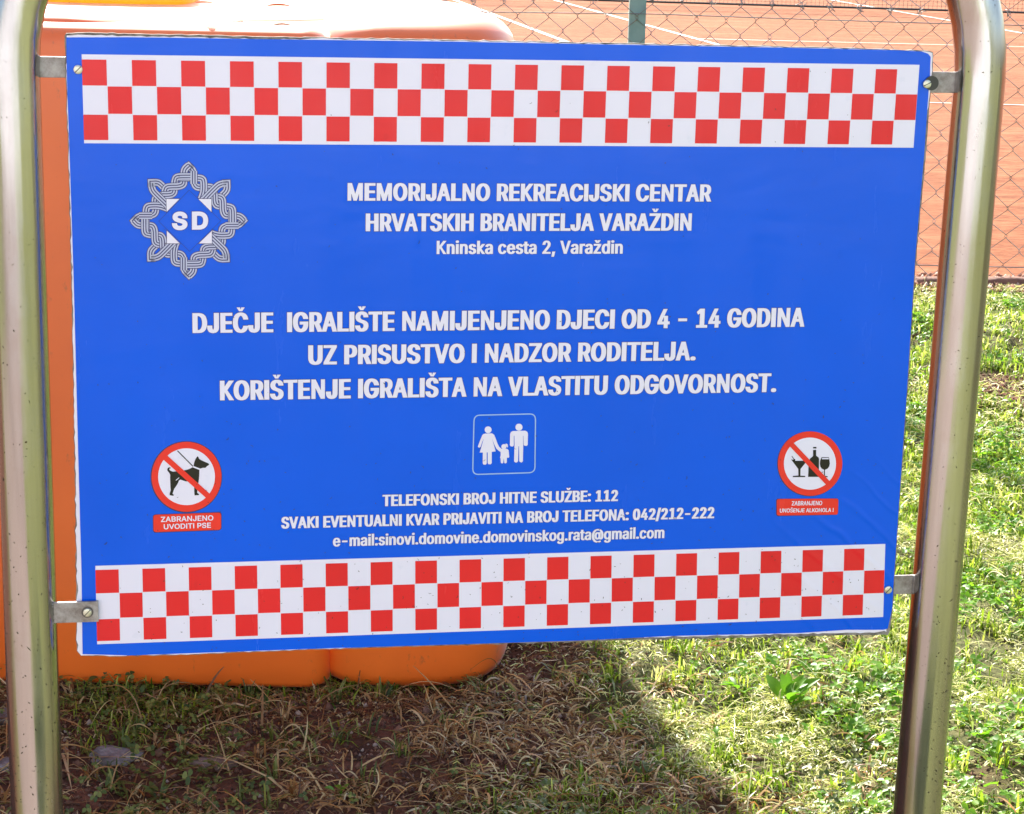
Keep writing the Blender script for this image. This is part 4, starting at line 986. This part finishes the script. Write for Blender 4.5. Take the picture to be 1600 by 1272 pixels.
man = [(935, 384), (1160, 378), (1196, 396), (1210, 430), (1206, 630), (1190, 652), (1150, 650), (1134, 630), (1128, 470), (1122, 470), (1126, 640), (1118, 930), (1098, 952), (1066, 944), (1054, 920), (1050, 660), (1040, 660), (1032, 930), (1010, 952), (976, 950), (960, 926), (968, 640), (966, 470), (956, 470), (956, 640), (940, 664), (902, 662), (884, 640), (888, 440), (902, 402)]
sh_poly('pictogram_figures', MAT['white'], -.0010, [T(*p_) for p_ in woman], [T(*p_) for p_ in man], circ(T, 491, 361, 62, 24), circ(T, 1048, 314, 64, 24), circ(T, 776, 666, 46, 20),
        [T(*p_) for p_ in [(798, 618), (822, 610), (846, 628), (850, 668), (838, 684), (822, 660), (812, 636)]])

# ---- emblem: triple-stranded knotwork star round the letters
EC = (127.0, 1229.0); EZ = 12.72
ec_px = (285 + EC[0] / EZ, 248 + EC[1] / EZ)
def epx(x, y, q):
    dx_, dy_ = x - EC[0], y - EC[1]
    for _ in range(q): dx_, dy_ = -dy_, dx_
    return bp(ec_px[0] + dx_ / EZ * (1.0 if q % 2 == 0 else 1.0), ec_px[1] + dy_ / EZ)
SA = ([(110, 165), (123, 148), (205, 222), (225, 300), (225, 470), (270, 560), (360, 580), (480, 555), (570, 560), (635, 660), (635, 820), (660, 900), (740, 942), (895, 945), (975, 965), (1005, 1060), (1005, 1260)], (1,))
S_A0 = ([(127, 146), (205, 222), (225, 300), (225, 470), (270, 565), (370, 580)], ())
S_Aall = ([(127, 146), (205, 222), (225, 300), (225, 450), (262, 560), (370, 578), (500, 555), (590, 565), (635, 680), (635, 830), (665, 930), (750, 942), (890, 945), (985, 970), (1005, 1060), (1005, 1270)], ())
S_B = ([(-110, 375), (330, 375), (410, 400), (425, 480), (425, 640), (395, 745), (370, 800)], ())
S_D1 = ([(430, 810), (640, 590), (740, 500), (886, 484)], ())
S_D2 = ([(886, 484), (890, 600), (860, 660), (770, 745)], ())
S_C = ([(620, 745), (700, 752), (795, 780), (805, 900), (805, 1030), (840, 1125), (920, 1132), (1090, 1130), (1160, 1150), (1229, 1227)], ())
S_A1 = ([(225, 240), (225, 500)], ()); S_A2 = ([(635, 690), (635, 830), (652, 900)], ()); S_A3 = ([(960, 958), (995, 990), (1005, 1060), (1005, 1260)], ())
S_T1 = ([(60, 211), (125, 146), (190, 209)], (1,)); S_T2 = ([(790, 487), (886, 484), (889, 575)], (1,))
order = [(S_T1, 1), (S_T2, 5), (S_D2, 0), (S_Aall, 1), (S_C, 2), (S_B, 3), (S_A1, 4), (S_A2, 4), (S_A3, 4), (S_D1, 5)]
dark = Sheet(); lite = Sheet()
k_ = 1 / EZ * .000737
for q in range(4):
    for (pts, keep), lvl in order:
        P = smooth_path(pts, 3, keep)
        Q = [epx(x, y, q) for x, y in P]
        n = -.0006 - lvl * .00012
        stroke_quads(dark, Q, 152 * k_, n)
        for off in (-49, 0, 49): stroke_quads(lite, Q, 27 * k_, n - .00006, off=off * k_)
dark.build('emblem_knotwork_ground', MAT['gap'], panel)
lite.build('emblem_knotwork', MAT['strand'], panel)
T = tr(180, 240, 6.058)
tris_ = [[(485, 428), (607, 428), (487, 550)], [(788, 428), (910, 428), (911, 550)], [(489, 728), (610, 848), (490, 848)], [(915, 728), (915, 848), (792, 848)]]
for tt in tris_:
    s = Sheet(); s.poly([[T(*p_) for p_ in tt]], -.0016); s.build('emblem_triangle', MAT['white'], panel)
def grow(tt, g):
    c = np.mean(np.array(tt, float), axis=0); return [tuple(c + (np.array(p_) - c) * g) for p_ in tt]
for tt in tris_:
    s = Sheet(); s.poly([[T(*p_) for p_ in grow(tt, 1.12)]], -.00145); s.build('emblem_triangle_edge', MAT['gap'], panel)
s = Sheet(); stroke_quads(s, [T(700, 345), T(1000, 635), T(704, 925), T(412, 640)], .0005, -.0007, closed=True); s.build('emblem_diamond', MAT['line_blue'], panel)
f = Sheet(); e = Sheet()
for ch, a, b in (('S', (538, 721), (684, 721)), ('D', (726, 719), (880, 719))):
    w, loops = FONT[ch]
    xs = [x for lp in loops for x, y in lp]; dx, dy = .043, .040
    sx = 1.0
    for sh_, ex, nn in ((f, 0, -.0012), (e, .02, -.0009)):
        gl_ = [embolden([(x * sx, y) for x, y in lp], dx + ex, dy + ex) for lp in loops]
        x0 = min(xs) - dx; x1 = max(xs) + dx
        P, Tt = fill(gl_)
        A = np.array(T(*a)); B = np.array(T(*b)); hp = np.array(T(a[0], a[1] - 172)) - A
        kx_ = (B - A) / (x1 - x0); ky_ = hp / (CAP + 2 * dy)
        sh_.tris([A + kx_ * (p_[0] - x0) + ky_ * (p_[1] + dy) for p_ in P], Tt, nn)
f.build('emblem_letters', MAT['white'], panel); e.build('emblem_letter_edge', MAT['line_blue'], panel)

# ---- specks of grass cuttings and dirt stuck to the print
s = Sheet()
for i in range(520):
    u = rng.uniform(0, .955); v = .70 * (1 - abs(rng.normal(0, .28))) if i < 380 else rng.uniform(0, .7)
    if v < 0: continue
    L = rng.uniform(.0006, .0022) * (1.8 if rng.random() < .12 else 1); w = rng.uniform(.0003, .0008); a = rng.uniform(0, 3.14)
    stroke_quads(s, [(u, v), (u + L * math.cos(a) * .6, v + L * math.sin(a) * .6), (u + L * math.cos(a + .4), v + L * math.sin(a + .4))], w, -.0021)
o = s.build('dirt_specks', simple('dirt', (.05, .04, .025, 1), .9)[0], panel); o['kind'] = 'stuff'

V = []; Fc = []
for side, uc in ((0, TU_L), (1, TU_R)):
    for i in range(240):
        v = 1.15 * (1 - abs(rng.normal(0, .30))); 
        if v < 0.03: continue
        a = rng.uniform(-1.35, 1.35); L = rng.uniform(.0006, .0020) * (2.4 if rng.random() < .1 else 1); w = rng.uniform(.0003, .0008); d = rng.uniform(-1.3, 1.3)
        q = []
        for s1, s2 in ((-1, 0), (0, -1), (1, 0), (0, 1)):
            dv = (s1 * L * math.cos(d) - s2 * w * math.sin(d)) / 1; da = (s1 * L * math.sin(d) + s2 * w * math.cos(d)) / TR
            uu = uc + (.0118 * (1 - min(1, v / 1.16)) if side else 0) + math.sin(a + da) * (TR + .0004); nn = TN - math.cos(a + da) * (TR + .0004)
            q.append(bw(uu, v + dv, nn))
        b = len(V); V += q; Fc.append((b, b + 1, b + 2, b + 3))
o = mesh_np('dirt_specks', V, np.array(Fc), simple('dried_dirt', (.06, .05, .025, 1), .9)[0], sign); o['kind'] = 'stuff'

# ---- brackets and screws
BX = (Vector(WU), Vector(WN), Vector(WV))
def bracket(u0, u1, pxy0, pxy1, n0, n1):
    v0 = bp(*pxy0)[1]; v1 = bp(*pxy1)[1]
    c = bw((u0 + u1) / 2, (v0 + v1) / 2, (n0 + n1) / 2)
    bm = box_bm(c, abs(u1 - u0), abs(n1 - n0), abs(v1 - v0), BX)
    br = obj_bm('bracket', bm, MAT['plate'], sign, bevel=.0008)
    # weld bead at the tube
    ut = u0
    pts = [bw(ut, v0 + (v1 - v0) * k / 8 + rng.normal(0, .0004), (n0 if n0 < 0 else n0) - .0005) for k in range(9)]
    obj_bm('weld_bead', tube_bm(pts, [.0022 + rng.uniform(0, .0012) for _ in pts], 8), MAT['plate'], br, smooth=True)
    return br
bracket(TU_L + TR - .006, .012, (80, 89), (80, 122), .0064, .0104)
bracket(TU_R + .010 - TR + .006, .962, (1475, 113), (1475, 146), .0064, .0104)
bracket(TU_L + TR - .006, bp(154, 950)[0], (120, 938), (120, 970), -.0066, -.0026)
bracket(TU_R - TR + .006, .950, (1412, 902), (1412, 931), .0064, .0104)
def screw(px, py, n, ang, washer=False):
    u, v = bp(px, py); c = Vector(bw(u, v, n)); ax = -Vector(WN)
    bm = bmesh.new(); r0 = .0050; prof = [(r0, 0), (r0, .0014), (r0 * .92, .0020), (r0 * .6, .0024), (0.0002, .0026)]
    rings = [[bm.verts.new(c + ax * h + (Vector(WU) * math.cos(k * math.pi / 10) + Vector(WV) * math.sin(k * math.pi / 10)) * r_) for k in range(20)] for r_, h in prof]
    for a, b in zip(rings[:-1], rings[1:]):
        for k in range(20): bm.faces.new((a[k], a[(k + 1) % 20], b[(k + 1) % 20], b[k]))
    bm.faces.new(rings[-1])
    sc = obj_bm('screw', bm, MAT['screw'], sign, smooth=False)
    d = Vector(WU) * math.cos(ang) - Vector(WV) * math.sin(ang); e_ = ax.cross(d)
    obj_bm('slot', box_bm(c + ax * .0022, .0094, .0009, .0010, (d, e_, ax)), MAT['slot'], sc)
    if washer:
        c2 = Vector(bw(u + .006, v - .001, n + .0008)); bm = bmesh.new()
        ra = [bm.verts.new(c2 + (Vector(WU) * math.cos(k * math.pi / 12) + Vector(WV) * math.sin(k * math.pi / 12)) * .0085) for k in range(24)]
        rb = [bm.verts.new(v_.co + ax * .0012) for v_ in ra]
        for k in range(24): bm.faces.new((ra[k], ra[(k + 1) % 24], rb[(k + 1) % 24], rb[k]))
        bm.faces.new(rb)
        obj_bm('washer', bm, MAT['slot'], sign)
screw(122, 108.5, -.0009, .78); screw(1447, 131, -.0024, .45, True); 
_u, _v = bp(137, 953.5); _c = Vector(bw(_u, _v, -.0068)); _bm = bmesh.new(); _ax = -Vector(WN)
_ra = [_bm.verts.new(_c + (Vector(WU) * math.cos(k * math.pi / 14) + Vector(WV) * math.sin(k * math.pi / 14)) * .0068) for k in range(28)]
_rb = [_bm.verts.new(v_.co + _ax * .0007) for v_ in _ra]
for k in range(28): _bm.faces.new((_ra[k], _ra[(k + 1) % 28], _rb[(k + 1) % 28], _rb[k]))
_bm.faces.new(_rb)
obj_bm('washer', _bm, simple('tarnished_washer', (.12, .11, .10, 1), .5, .5)[0], sign)
screw(137, 953.5, -.0076, .8); screw(1387, 921, -.0009, .8)

# ================================================================== VEGETATION AND LITTER
def veg(name, stops, trans=.45, rough=.42):
    m, t, p = new_mat(name)
    g = N(t, 'ShaderNodeNewGeometry')
    r = ramp(t, g.outputs['Random Per Island'], stops)
    t.links.new(r.outputs[0], p.inputs['Base Color']); p.inputs['Roughness'].default_value = rough
    p.inputs['Specular IOR Level'].default_value = .4
    tr_ = N(t, 'ShaderNodeBsdfTranslucent'); t.links.new(r.outputs[0], tr_.inputs[0])
    ms = N(t, 'ShaderNodeMixShader'); ms.inputs[0].default_value = trans
    t.links.new(p.outputs[0], ms.inputs[1]); t.links.new(tr_.outputs[0], ms.inputs[2])
    t.links.new(ms.outputs[0], t.nodes['Material Output'].inputs[0])
    return m
GRASS = veg('grass', [(0, (.07, .14, .008, 1)), (.4, (.20, .32, .018, 1)), (.8, (.42, .52, .05, 1)), (1, (.68, .64, .22, 1))], .55)
CLIP = veg('clippings', [(0, (.13, .17, .02, 1)), (.35, (.42, .46, .09, 1)), (.7, (.72, .68, .28, 1)), (1, (.85, .78, .52, 1))], .4)
STRAW = veg('straw', [(0, (.07, .032, .015, 1)), (.3, (.24, .11, .035, 1)), (.6, (.40, .23, .085, 1)), (.85, (.56, .42, .20, 1)), (.93, (.50, .20, .05, 1)), (1, (.60, .48, .28, 1))], .25)
CLOVER = veg('clover', [(0, (.05, .08, .014, 1)), (.5, (.11, .14, .024, 1)), (1, (.26, .27, .06, 1))], .35)
BROAD = veg('broad_leaf', [(0, (.09, .24, .012, 1)), (1, (.22, .42, .02, 1))], .55)
CLOD = veg('soil_crumb', [(0, (.05, .022, .014, 1)), (.6, (.14, .06, .035, 1)), (.95, (.26, .13, .08, 1)), (1, (.40, .30, .24, 1))], .0, .95)

def sample(n, xr, yr, dens, seed):
    r_ = np.random.default_rng(seed); X = []; Y = []; tot = 0
    while tot < n:
        x = r_.uniform(*xr, n * 2); y = r_.uniform(*yr, n * 2)
        k = (r_.random(n * 2) < dens(x, y)) & ~inside_obj(x, y)
        X.append(x[k]); Y.append(y[k]); tot += k.sum()
        if len(X) > 40: break
    x = np.concatenate(X)[:n]; y = np.concatenate(Y)[:n]
    return x, y, r_
def inside_obj(x, y):
    return ((x < -.03) & (y > 3.76) & (y < 4.75)) | (y > FY - .03)

def blades(name, x, y, r_, h, w, lean, mat):
    n = len(x); z = hgt(x, y) - .004
    a = r_.uniform(0, 2 * math.pi, n); f = a + math.pi / 2 + r_.normal(0, .5, n)
    ln = np.abs(r_.normal(0, 1, n)) * lean
    dx, dy = np.cos(a) * ln, np.sin(a) * ln; wx, wy = np.cos(f) * w / 2, np.sin(f) * w / 2
    V = np.zeros((n, 7, 3))
    for i, (t_, ww, hh) in enumerate(((0, .8, 0), (.45, 1.0, .55), (.8, .7, .88))):
        for s, sg in ((0, -1), (1, 1)):
            V[:, i * 2 + s, 0] = x + dx * h * (t_ ** 1.6) + sg * wx * ww
            V[:, i * 2 + s, 1] = y + dy * h * (t_ ** 1.6) + sg * wy * ww
            V[:, i * 2 + s, 2] = z + h * hh * (1 - .35 * np.minimum(ln, 1.5) * t_)
    V[:, 6, 0] = x + dx * h * 1.15; V[:, 6, 1] = y + dy * h * 1.15; V[:, 6, 2] = z + h * (1 - .5 * np.minimum(ln, 1.6))
    T_ = np.array([(0, 1, 3), (0, 3, 2), (2, 3, 5), (2, 5, 4), (4, 5, 6)])
    F = (np.arange(n)[:, None, None] * 7 + T_[None]).reshape(-1, 3)
    o = mesh_np(name, V.reshape(-1, 3), F, mat, smooth=True); o['kind'] = 'stuff'; return o

def strips(name, x, y, r_, L, w, arch, mat, base=.004, seg=4, curl=.35):
    n = len(x); z = hgt(x, y) + base
    a = r_.uniform(0, 2 * math.pi, n); c = r_.normal(0, curl, n) * (1 + 2.5 * (r_.random(n) < .15)); tw = r_.uniform(-1.2, 1.2, n)
    tilt = r_.normal(0, .30, n)
    px = x.copy(); py = y.copy(); m = seg + 1
    V = np.zeros((n, m * 2, 3))
    for i in range(m):
        s = i / seg; an = a + c * s
        if i: px = px + np.cos(an) * L / seg; py = py + np.sin(an) * L / seg
        zz = z + arch * np.sin(np.pi * s) + np.maximum(tilt * L * s, 0)
        ww = w * (1 - .7 * s ** 3) / 2
        sx_ = -np.sin(an) * np.cos(tw * s + tw) ; sy_ = np.cos(an) * np.cos(tw * s + tw); sz_ = np.sin(tw * s + tw) * .7
        for k, sg in ((0, -1), (1, 1)):
            V[:, i * 2 + k] = np.stack([px + sg * sx_ * ww, py + sg * sy_ * ww, zz + sg * sz_ * ww + np.abs(sz_) * ww], 1)
    T_ = np.array([(2 * i, 2 * i + 1, 2 * i + 3, 2 * i + 2) for i in range(seg)])
    F = (np.arange(n)[:, None, None] * (m * 2) + T_[None]).reshape(-1, 4)
    o = mesh_np(name, V.reshape(-1, 3), F, mat, smooth=True); o['kind'] = 'stuff'; return o

def leaflets(name, x, y, r_, R, hh, mat, k3=3):
    """clover-like leaves: three round folded leaflets held at height hh"""
    n = len(x); z = hgt(x, y) + hh
    V = []; F = []; m = 7
    a0 = r_.uniform(0, 6.28, n); out = np.zeros((n, k3 * m, 3)); faces = []
    tx = r_.normal(0, .35, n); ty = r_.normal(0, .35, n)
    shp = [(0, 0), (.35, .42), (.85, .48), (1.08, .22), (1.08, -.22), (.85, -.48), (.35, -.42)]
    for k in range(k3):
        an = a0 + k * 2 * math.pi / k3 + r_.normal(0, .15, n)
        for j, (u, v) in enumerate(shp):
            lx = (u * np.cos(an) - v * np.sin(an)) * R; ly = (u * np.sin(an) + v * np.cos(an)) * R
            out[:, k * m + j] = np.stack([x + lx, y + ly, z + lx * tx + ly * ty + abs(v) * R * .35 - u * u * R * .12], 1)
        faces += [(k * m, k * m + 1, k * m + 2, k * m + 3), (k * m, k * m + 3, k * m + 4, k * m + 4), (k * m, k * m + 4, k * m + 5, k * m + 6)]
    faces = [f_ if len(set(f_)) == 4 else None for f_ in faces]
    tri = []
    for k in range(k3):
        b = k * m; tri += [(b, b + 1, b + 2), (b, b + 2, b + 3), (b, b + 3, b + 4), (b, b + 4, b + 5), (b, b + 5, b + 6)]
    F = (np.arange(n)[:, None, None] * (k3 * m) + np.array(tri)[None]).reshape(-1, 3)
    o = mesh_np(name, out.reshape(-1, 3), F, mat); o['kind'] = 'stuff'; return o

lawn = lambda x, y: np.clip(1.05 - bare(x, y) * 1.08, 0, 1)
soil = lambda x, y: np.clip(bare(x, y), .0, 1)
wedge = lambda x, y: np.clip(.30 - bare(x, y) * .30, .02, 1)
n_ = 20000
x, y, r_ = sample(n_, (-.1, 1.45), (2.95, 4.6), lambda x, y: lawn(x, y) * np.clip(.42 + sins(x, y, 61, (7, 18, 40), (.4, .4, .3)), .10, 1), 1); blades('grass_blades', x, y, r_, r_.uniform(.010, .034, n_), r_.uniform(.0018, .0042, n_), .9, GRASS)
n_ = 54000
x, y, r_ = sample(n_, (.2, 2.7), (4.5, 8.0), lambda x, y: lawn(x, y) * np.clip(.42 + sins(x, y, 62, (5, 13, 30), (.4, .4, .3)), .10, 1), 2); blades('grass_blades', x, y, r_, r_.uniform(.012, .042, n_), r_.uniform(.0025, .0060, n_), .8, GRASS)
n_ = 22000
x, y, r_ = sample(n_, (-3.2, 4.2), (2.3, 8.0), lambda x, y: lawn(x, y) * ((x < -.2) | (x > 1.9) | (y < 3.1) | (y > 4.8)), 3); blades('grass_blades', x, y, r_, r_.uniform(.015, .045, n_), r_.uniform(.003, .007, n_), .8, GRASS)
n_ = 2400
x, y, r_ = sample(n_, (-1.1, .8), (2.95, 4.1), lambda x, y: np.clip(sins(x, y, 21, (5, 12), (.5, .3)), 0, 1) * soil(x, y), 4); blades('sparse_grass', x, y, r_, r_.uniform(.012, .05, n_), r_.uniform(.0018, .004, n_), 1.0, GRASS)
# mown clippings over the sunlit lawn
n_ = 30000
x, y, r_ = sample(n_, (-.1, 1.5), (2.95, 4.9), lambda x, y: np.clip(lawn(x, y) * (.35 + sins(x, y, 31, (4, 11, 30), (.35, .35, .3)) - .30 * np.clip((x - .6) / .3, 0, 1)), .06, 1), 5); strips('grass_clippings', x, y, r_, r_.uniform(.006, .026, n_), r_.uniform(.0014, .0036, n_), r_.uniform(0, .006, n_), CLIP, .010 + r_.uniform(0, .018, n_), 2)
n_ = 14000
x, y, r_ = sample(n_, (.6, 2.6), (4.8, 8.0), lambda x, y: np.clip(.35 + bare(x, y) * .5 + sins(x, y, 33, (3, 9), (.3, .2)), 0, 1), 6); strips('grass_clippings', x, y, r_, r_.uniform(.012, .040, n_), r_.uniform(.002, .005, n_), r_.uniform(0, .010, n_), CLIP, .008 + r_.uniform(0, .022, n_), 2)
# dry straw on the worn soil
n_ = 3600
x, y, r_ = sample(n_, (-1.2, .8), (2.95, 4.05), lambda x, y: np.clip(.1 + sins(x, y, 41, (4, 12, 30), (.5, .5, .4)), .01, 1) * np.clip(soil(x, y) + .15, 0, 1), 7); strips('dry_straw', x, y, r_, r_.uniform(.012, .060, n_), r_.uniform(.0014, .0052, n_), r_.uniform(0, .012, n_), STRAW, r_.uniform(.002, .024, n_), 4)
def tufts(seed, k, xr, yr, dens, m, spread, h, w, lean, mat, name):
    cx_, cy_, r_ = sample(k, xr, yr, dens, seed)
    x = np.repeat(cx_, m) + r_.normal(0, spread, k * m); y = np.repeat(cy_, m) + r_.normal(0, spread, k * m)
    n = k * m
    return blades(name, x, y, r_, r_.uniform(*h, n), r_.uniform(*w, n), lean, mat)
tufts(71, 95, (-1.0, .7), (3.0, 3.85), lambda x, y: np.clip(soil(x, y), .1, 1), 18, .006, (.018, .048), (.0024, .0060), 1.9, STRAW, 'dry_tufts')
tufts(72, 80, (-1.0, .7), (3.0, 3.85), lambda x, y: np.clip(soil(x, y), .1, 1), 12, .007, (.020, .060), (.0020, .0050), 1.1, CLOVER, 'green_tufts')
tufts(73, 700, (.2, 2.4), (3.0, 7.9), lawn, 22, .011, (.022, .055), (.0028, .0070), .9, GRASS, 'grass_tufts')
n_ = 7000
x, y, r_ = sample(n_, (-1.2, .8), (2.95, 4.05), lambda x, y: np.clip(sins(x, y, 43, (5, 14, 34), (.5, .5, .4)), .03, 1) * np.clip(soil(x, y), .1, 1), 77); strips('soil_litter', x, y, r_, r_.uniform(.004, .016, n_), r_.uniform(.0012, .0045, n_), r_.uniform(0, .005, n_), STRAW, r_.uniform(.001, .010, n_), 2)
n_ = 210
x, y, r_ = sample(n_, (-1.0, .9), (3.0, 3.95), lambda x, y: soil(x, y) + .1, 8); strips('dry_straw', x, y, r_, r_.uniform(.05, .14, n_), r_.uniform(.002, .005, n_), r_.uniform(.005, .03, n_), STRAW, r_.uniform(.006, .02, n_), 7)
n_ = 420
x, y, r_ = sample(n_, (.2, 1.6), (3.0, 5.5), lawn, 18); strips('dry_straw', x, y, r_, r_.uniform(.04, .11, n_), r_.uniform(.0015, .0035, n_), r_.uniform(.005, .02, n_), CLIP, r_.uniform(.020, .035, n_), 7)
# small round-leaved weeds
n_ = 1500
x, y, r_ = sample(n_, (-1.1, .75), (3.0, 3.9), lambda x, y: np.clip(sins(x, y, 51, (3.5, 9), (.6, .35)) - .15 + ((y > 3.52) & (x < -.5)) * .8, 0, 1), 9); leaflets('clover_leaves', x, y, r_, r_.uniform(.004, .010, n_), r_.uniform(.006, .040, n_), CLOVER)
n_ = 11000
x, y, r_ = sample(n_, (.2, 2.4), (3.0, 7.9), lambda x, y: np.clip(lawn(x, y) * (.2 + sins(x, y, 52, (3, 9, 20), (.4, .4, .3))), 0, 1), 10); leaflets('clover_leaves', x, y, r_, r_.uniform(.004, .013, n_), r_.uniform(.012, .036, n_), BROAD)
# crumbs of soil
n_ = 20000
x, y, r_ = sample(n_, (-1.2, 2.3), (2.95, 8.0), lambda x, y: np.clip(bare(x, y), .04, 1), 12)
s_ = r_.uniform(.0015, .006, n_) * (1 + 1.2 * (r_.random(n_) < .04)); z = hgt(x, y) + s_ * .3
o8 = np.array([(1, 0, 0), (0, 1, 0), (-1, 0, 0), (0, -1, 0), (0, 0, 1), (0, 0, -1)], float)
V = o8[None] * s_[:, None, None] * r_.uniform(.6, 1.3, (n_, 6, 1)) + r_.normal(0, .15, (n_, 6, 3)) * s_[:, None, None] + np.stack([x, y, z], 1)[:, None]
T_ = np.array([(0, 1, 4), (1, 2, 4), (2, 3, 4), (3, 0, 4), (1, 0, 5), (2, 1, 5), (3, 2, 5), (0, 3, 5)])
o = mesh_np('soil_crumbs', V.reshape(-1, 3), (np.arange(n_)[:, None, None] * 6 + T_[None]).reshape(-1, 3), CLOD); o['kind'] = 'stuff'
n_ = 1500
x, y, r_ = sample(n_, (.9, 2.6), (7.80, 8.02), lambda x, y: np.ones_like(x), 13); x = np.concatenate([x]); y = r_.uniform(7.86, 8.22, n_)
s_ = r_.uniform(.004, .013, n_); z = .02 + s_ * .3
V = o8[None] * s_[:, None, None] * r_.uniform(.6, 1.3, (n_, 6, 1)) + np.stack([x, y, z], 1)[:, None]
GRIT = veg('clay_grit', [(0, (.22, .09, .05, 1)), (.6, (.45, .24, .15, 1)), (1, (.62, .52, .42, 1))], 0, .95)
o = mesh_np('clay_grit', V.reshape(-1, 3), (np.arange(n_)[:, None, None] * 6 + T_[None]).reshape(-1, 3), GRIT); o['kind'] = 'stuff'

# ---- stones, weeds, scraps one can point to
stone_m, t, p = simple('grey_stone', (.25, .22, .22, 1), .9)
r = ramp(t, noise(t, 30, 6, .7), [(.35, (.09, .06, .05, 1)), (.5, (.20, .16, .15, 1)), (.65, (.34, .30, .29, 1))]); t.links.new(r.outputs[0], p.inputs[0]); bump(t, p, noise(t, 70, 6), .5, .004)
brown_m, t, p = simple('brown_stone', (.2, .12, .09, 1), .9)
r = ramp(t, noise(t, 30, 6, .7), [(.3, (.10, .055, .04, 1)), (.7, (.26, .16, .12, 1))]); t.links.new(r.outputs[0], p.inputs[0]); bump(t, p, noise(t, 70, 6), .5, .004)
def stone(px, py, sx_, sy_, sz_, mat, lab, seed):
    c = ground_at(px, py); z = float(hgt(c[0], c[1])); bm = bmesh.new()
    bmesh.ops.create_icosphere(bm, subdivisions=3, radius=1)
    rr = np.random.default_rng(seed); ph = rr.uniform(0, 6, 9)
    for v in bm.verts:
        d = v.co.copy(); k = 1 + .16 * math.sin(d.x * 3 + ph[0]) + .13 * math.sin(d.y * 4 + ph[1]) + .10 * math.sin(d.z * 5 + d.x * 6 + ph[2]) + .05 * math.sin(d.x * 11 + d.y * 9 + ph[3])
        k += .05 * math.sin(d.x * 23 + d.z * 17 + ph[4]) + .04 * math.sin(d.y * 29 + d.x * 13 + ph[5])
        v.co = Vector((d.x * sx_ * k, d.y * sy_ * k, max(-.3, min(.55, d.z)) * sz_ * k)) + Vector((c[0], c[1], z + sz_ * .15))
    o = obj_bm('flat_stone', bm, mat, smooth=True); tag(o, lab, 'stone'); return o
stone(182, 1168, .048, .030, .016, stone_m, 'grey stone half buried in soil beneath the lower left board corner', 1)
stone(335, 1178, .050, .026, .016, brown_m, 'flat reddish brown stone in the shaded soil under the board', 2)
stone(6, 1112, .03, .03, .02, stone_m, 'pale stone at the left edge beside the left tube, the farther one', 3)
stone(4, 1178, .035, .025, .018, stone_m, 'pale stone at the left edge beside the left tube, the nearer one', 4)
stone(1182, 1182, .017, .012, .008, brown_m, 'small brown stone in the sunlit grass near the leafy weed', 5)
o = leaf_mesh('plastic_shard', tuple(ground_at(850, 1048) + np.array([0, 0, .012])), .05, .014, -.25, .05, simple('orange_scrap', (.62, .16, .05, 1), .6)[0], .1)
tag(o, 'thin orange scrap lying on soil right of the play structure foot', 'scrap')
def weed(px, py, k, L, lab, mat, seed, spread=.03, erect=.7):
    c = ground_at(px, py); z = float(hgt(c[0], c[1])); rr = random.Random(seed)
    w = root('weed_plant', (float(c[0]), float(c[1]), z), lab, 'weed', 'broad leaved weeds in the turf')
    for i in range(k):
        a = rr.uniform(0, 6.28); d = rr.uniform(0, spread)
        q = (c[0] + d * math.cos(a), c[1] + d * math.sin(a), z + rr.uniform(.004, .03))
        leaf_mesh('leaf', q, L * rr.uniform(.6, 1.1), L * rr.uniform(.4, .62), a + rr.uniform(-.4, .4), rr.uniform(.2, 1.2) * erect, mat, .5, w, rr.uniform(-.4, .4))
    obj_bm('stem', tube_bm([(c[0], c[1], z - .01), (c[0] + .004, c[1], z + .02)], .0018, 6), mat, w)
weed(1228, 1122, 13, .056, 'bright green broad leaved weed in the sunlit clippings', BROAD, 1, .030, 1.2)
weed(1160, 1092, 7, .036, 'smaller green weed just left of the broad leaved one in sun', BROAD, 2, .02)
weed(1120, 1165, 6, .022, 'low green weed near the shadow edge in the clippings', BROAD, 3, .02)
weed(960, 1030, 5, .020, 'small bright weed just under the board at the shadow edge', BROAD, 4, .012)
weed(170, 1065, 10, .030, 'dark green weed against the orange wall right of the left tube', CLOVER, 5, .03, 1.2)
weed(215, 1095, 9, .024, 'low leafy weed in shade in front of the orange wall', CLOVER, 6, .03, .9)
weed(530, 1258, 5, .026, 'light green seedling at the bottom of the shaded soil', BROAD, 7, .010)
weed(820, 1125, 6, .020, 'small green weed in the middle of the shaded soil', CLOVER, 8, .02)
weed(1010, 1215, 7, .026, 'green weed in shade close to the sunlit lawn edge', CLOVER, 9, .025, 1.0)
weed(250, 1225, 6, .030, 'leafy weed low at the left on shaded soil', CLOVER, 10, .025, .9)
weed(1575, 905, 6, .030, 'leafy weed in sunny lawn right of the right tube', BROAD, 11, .02)
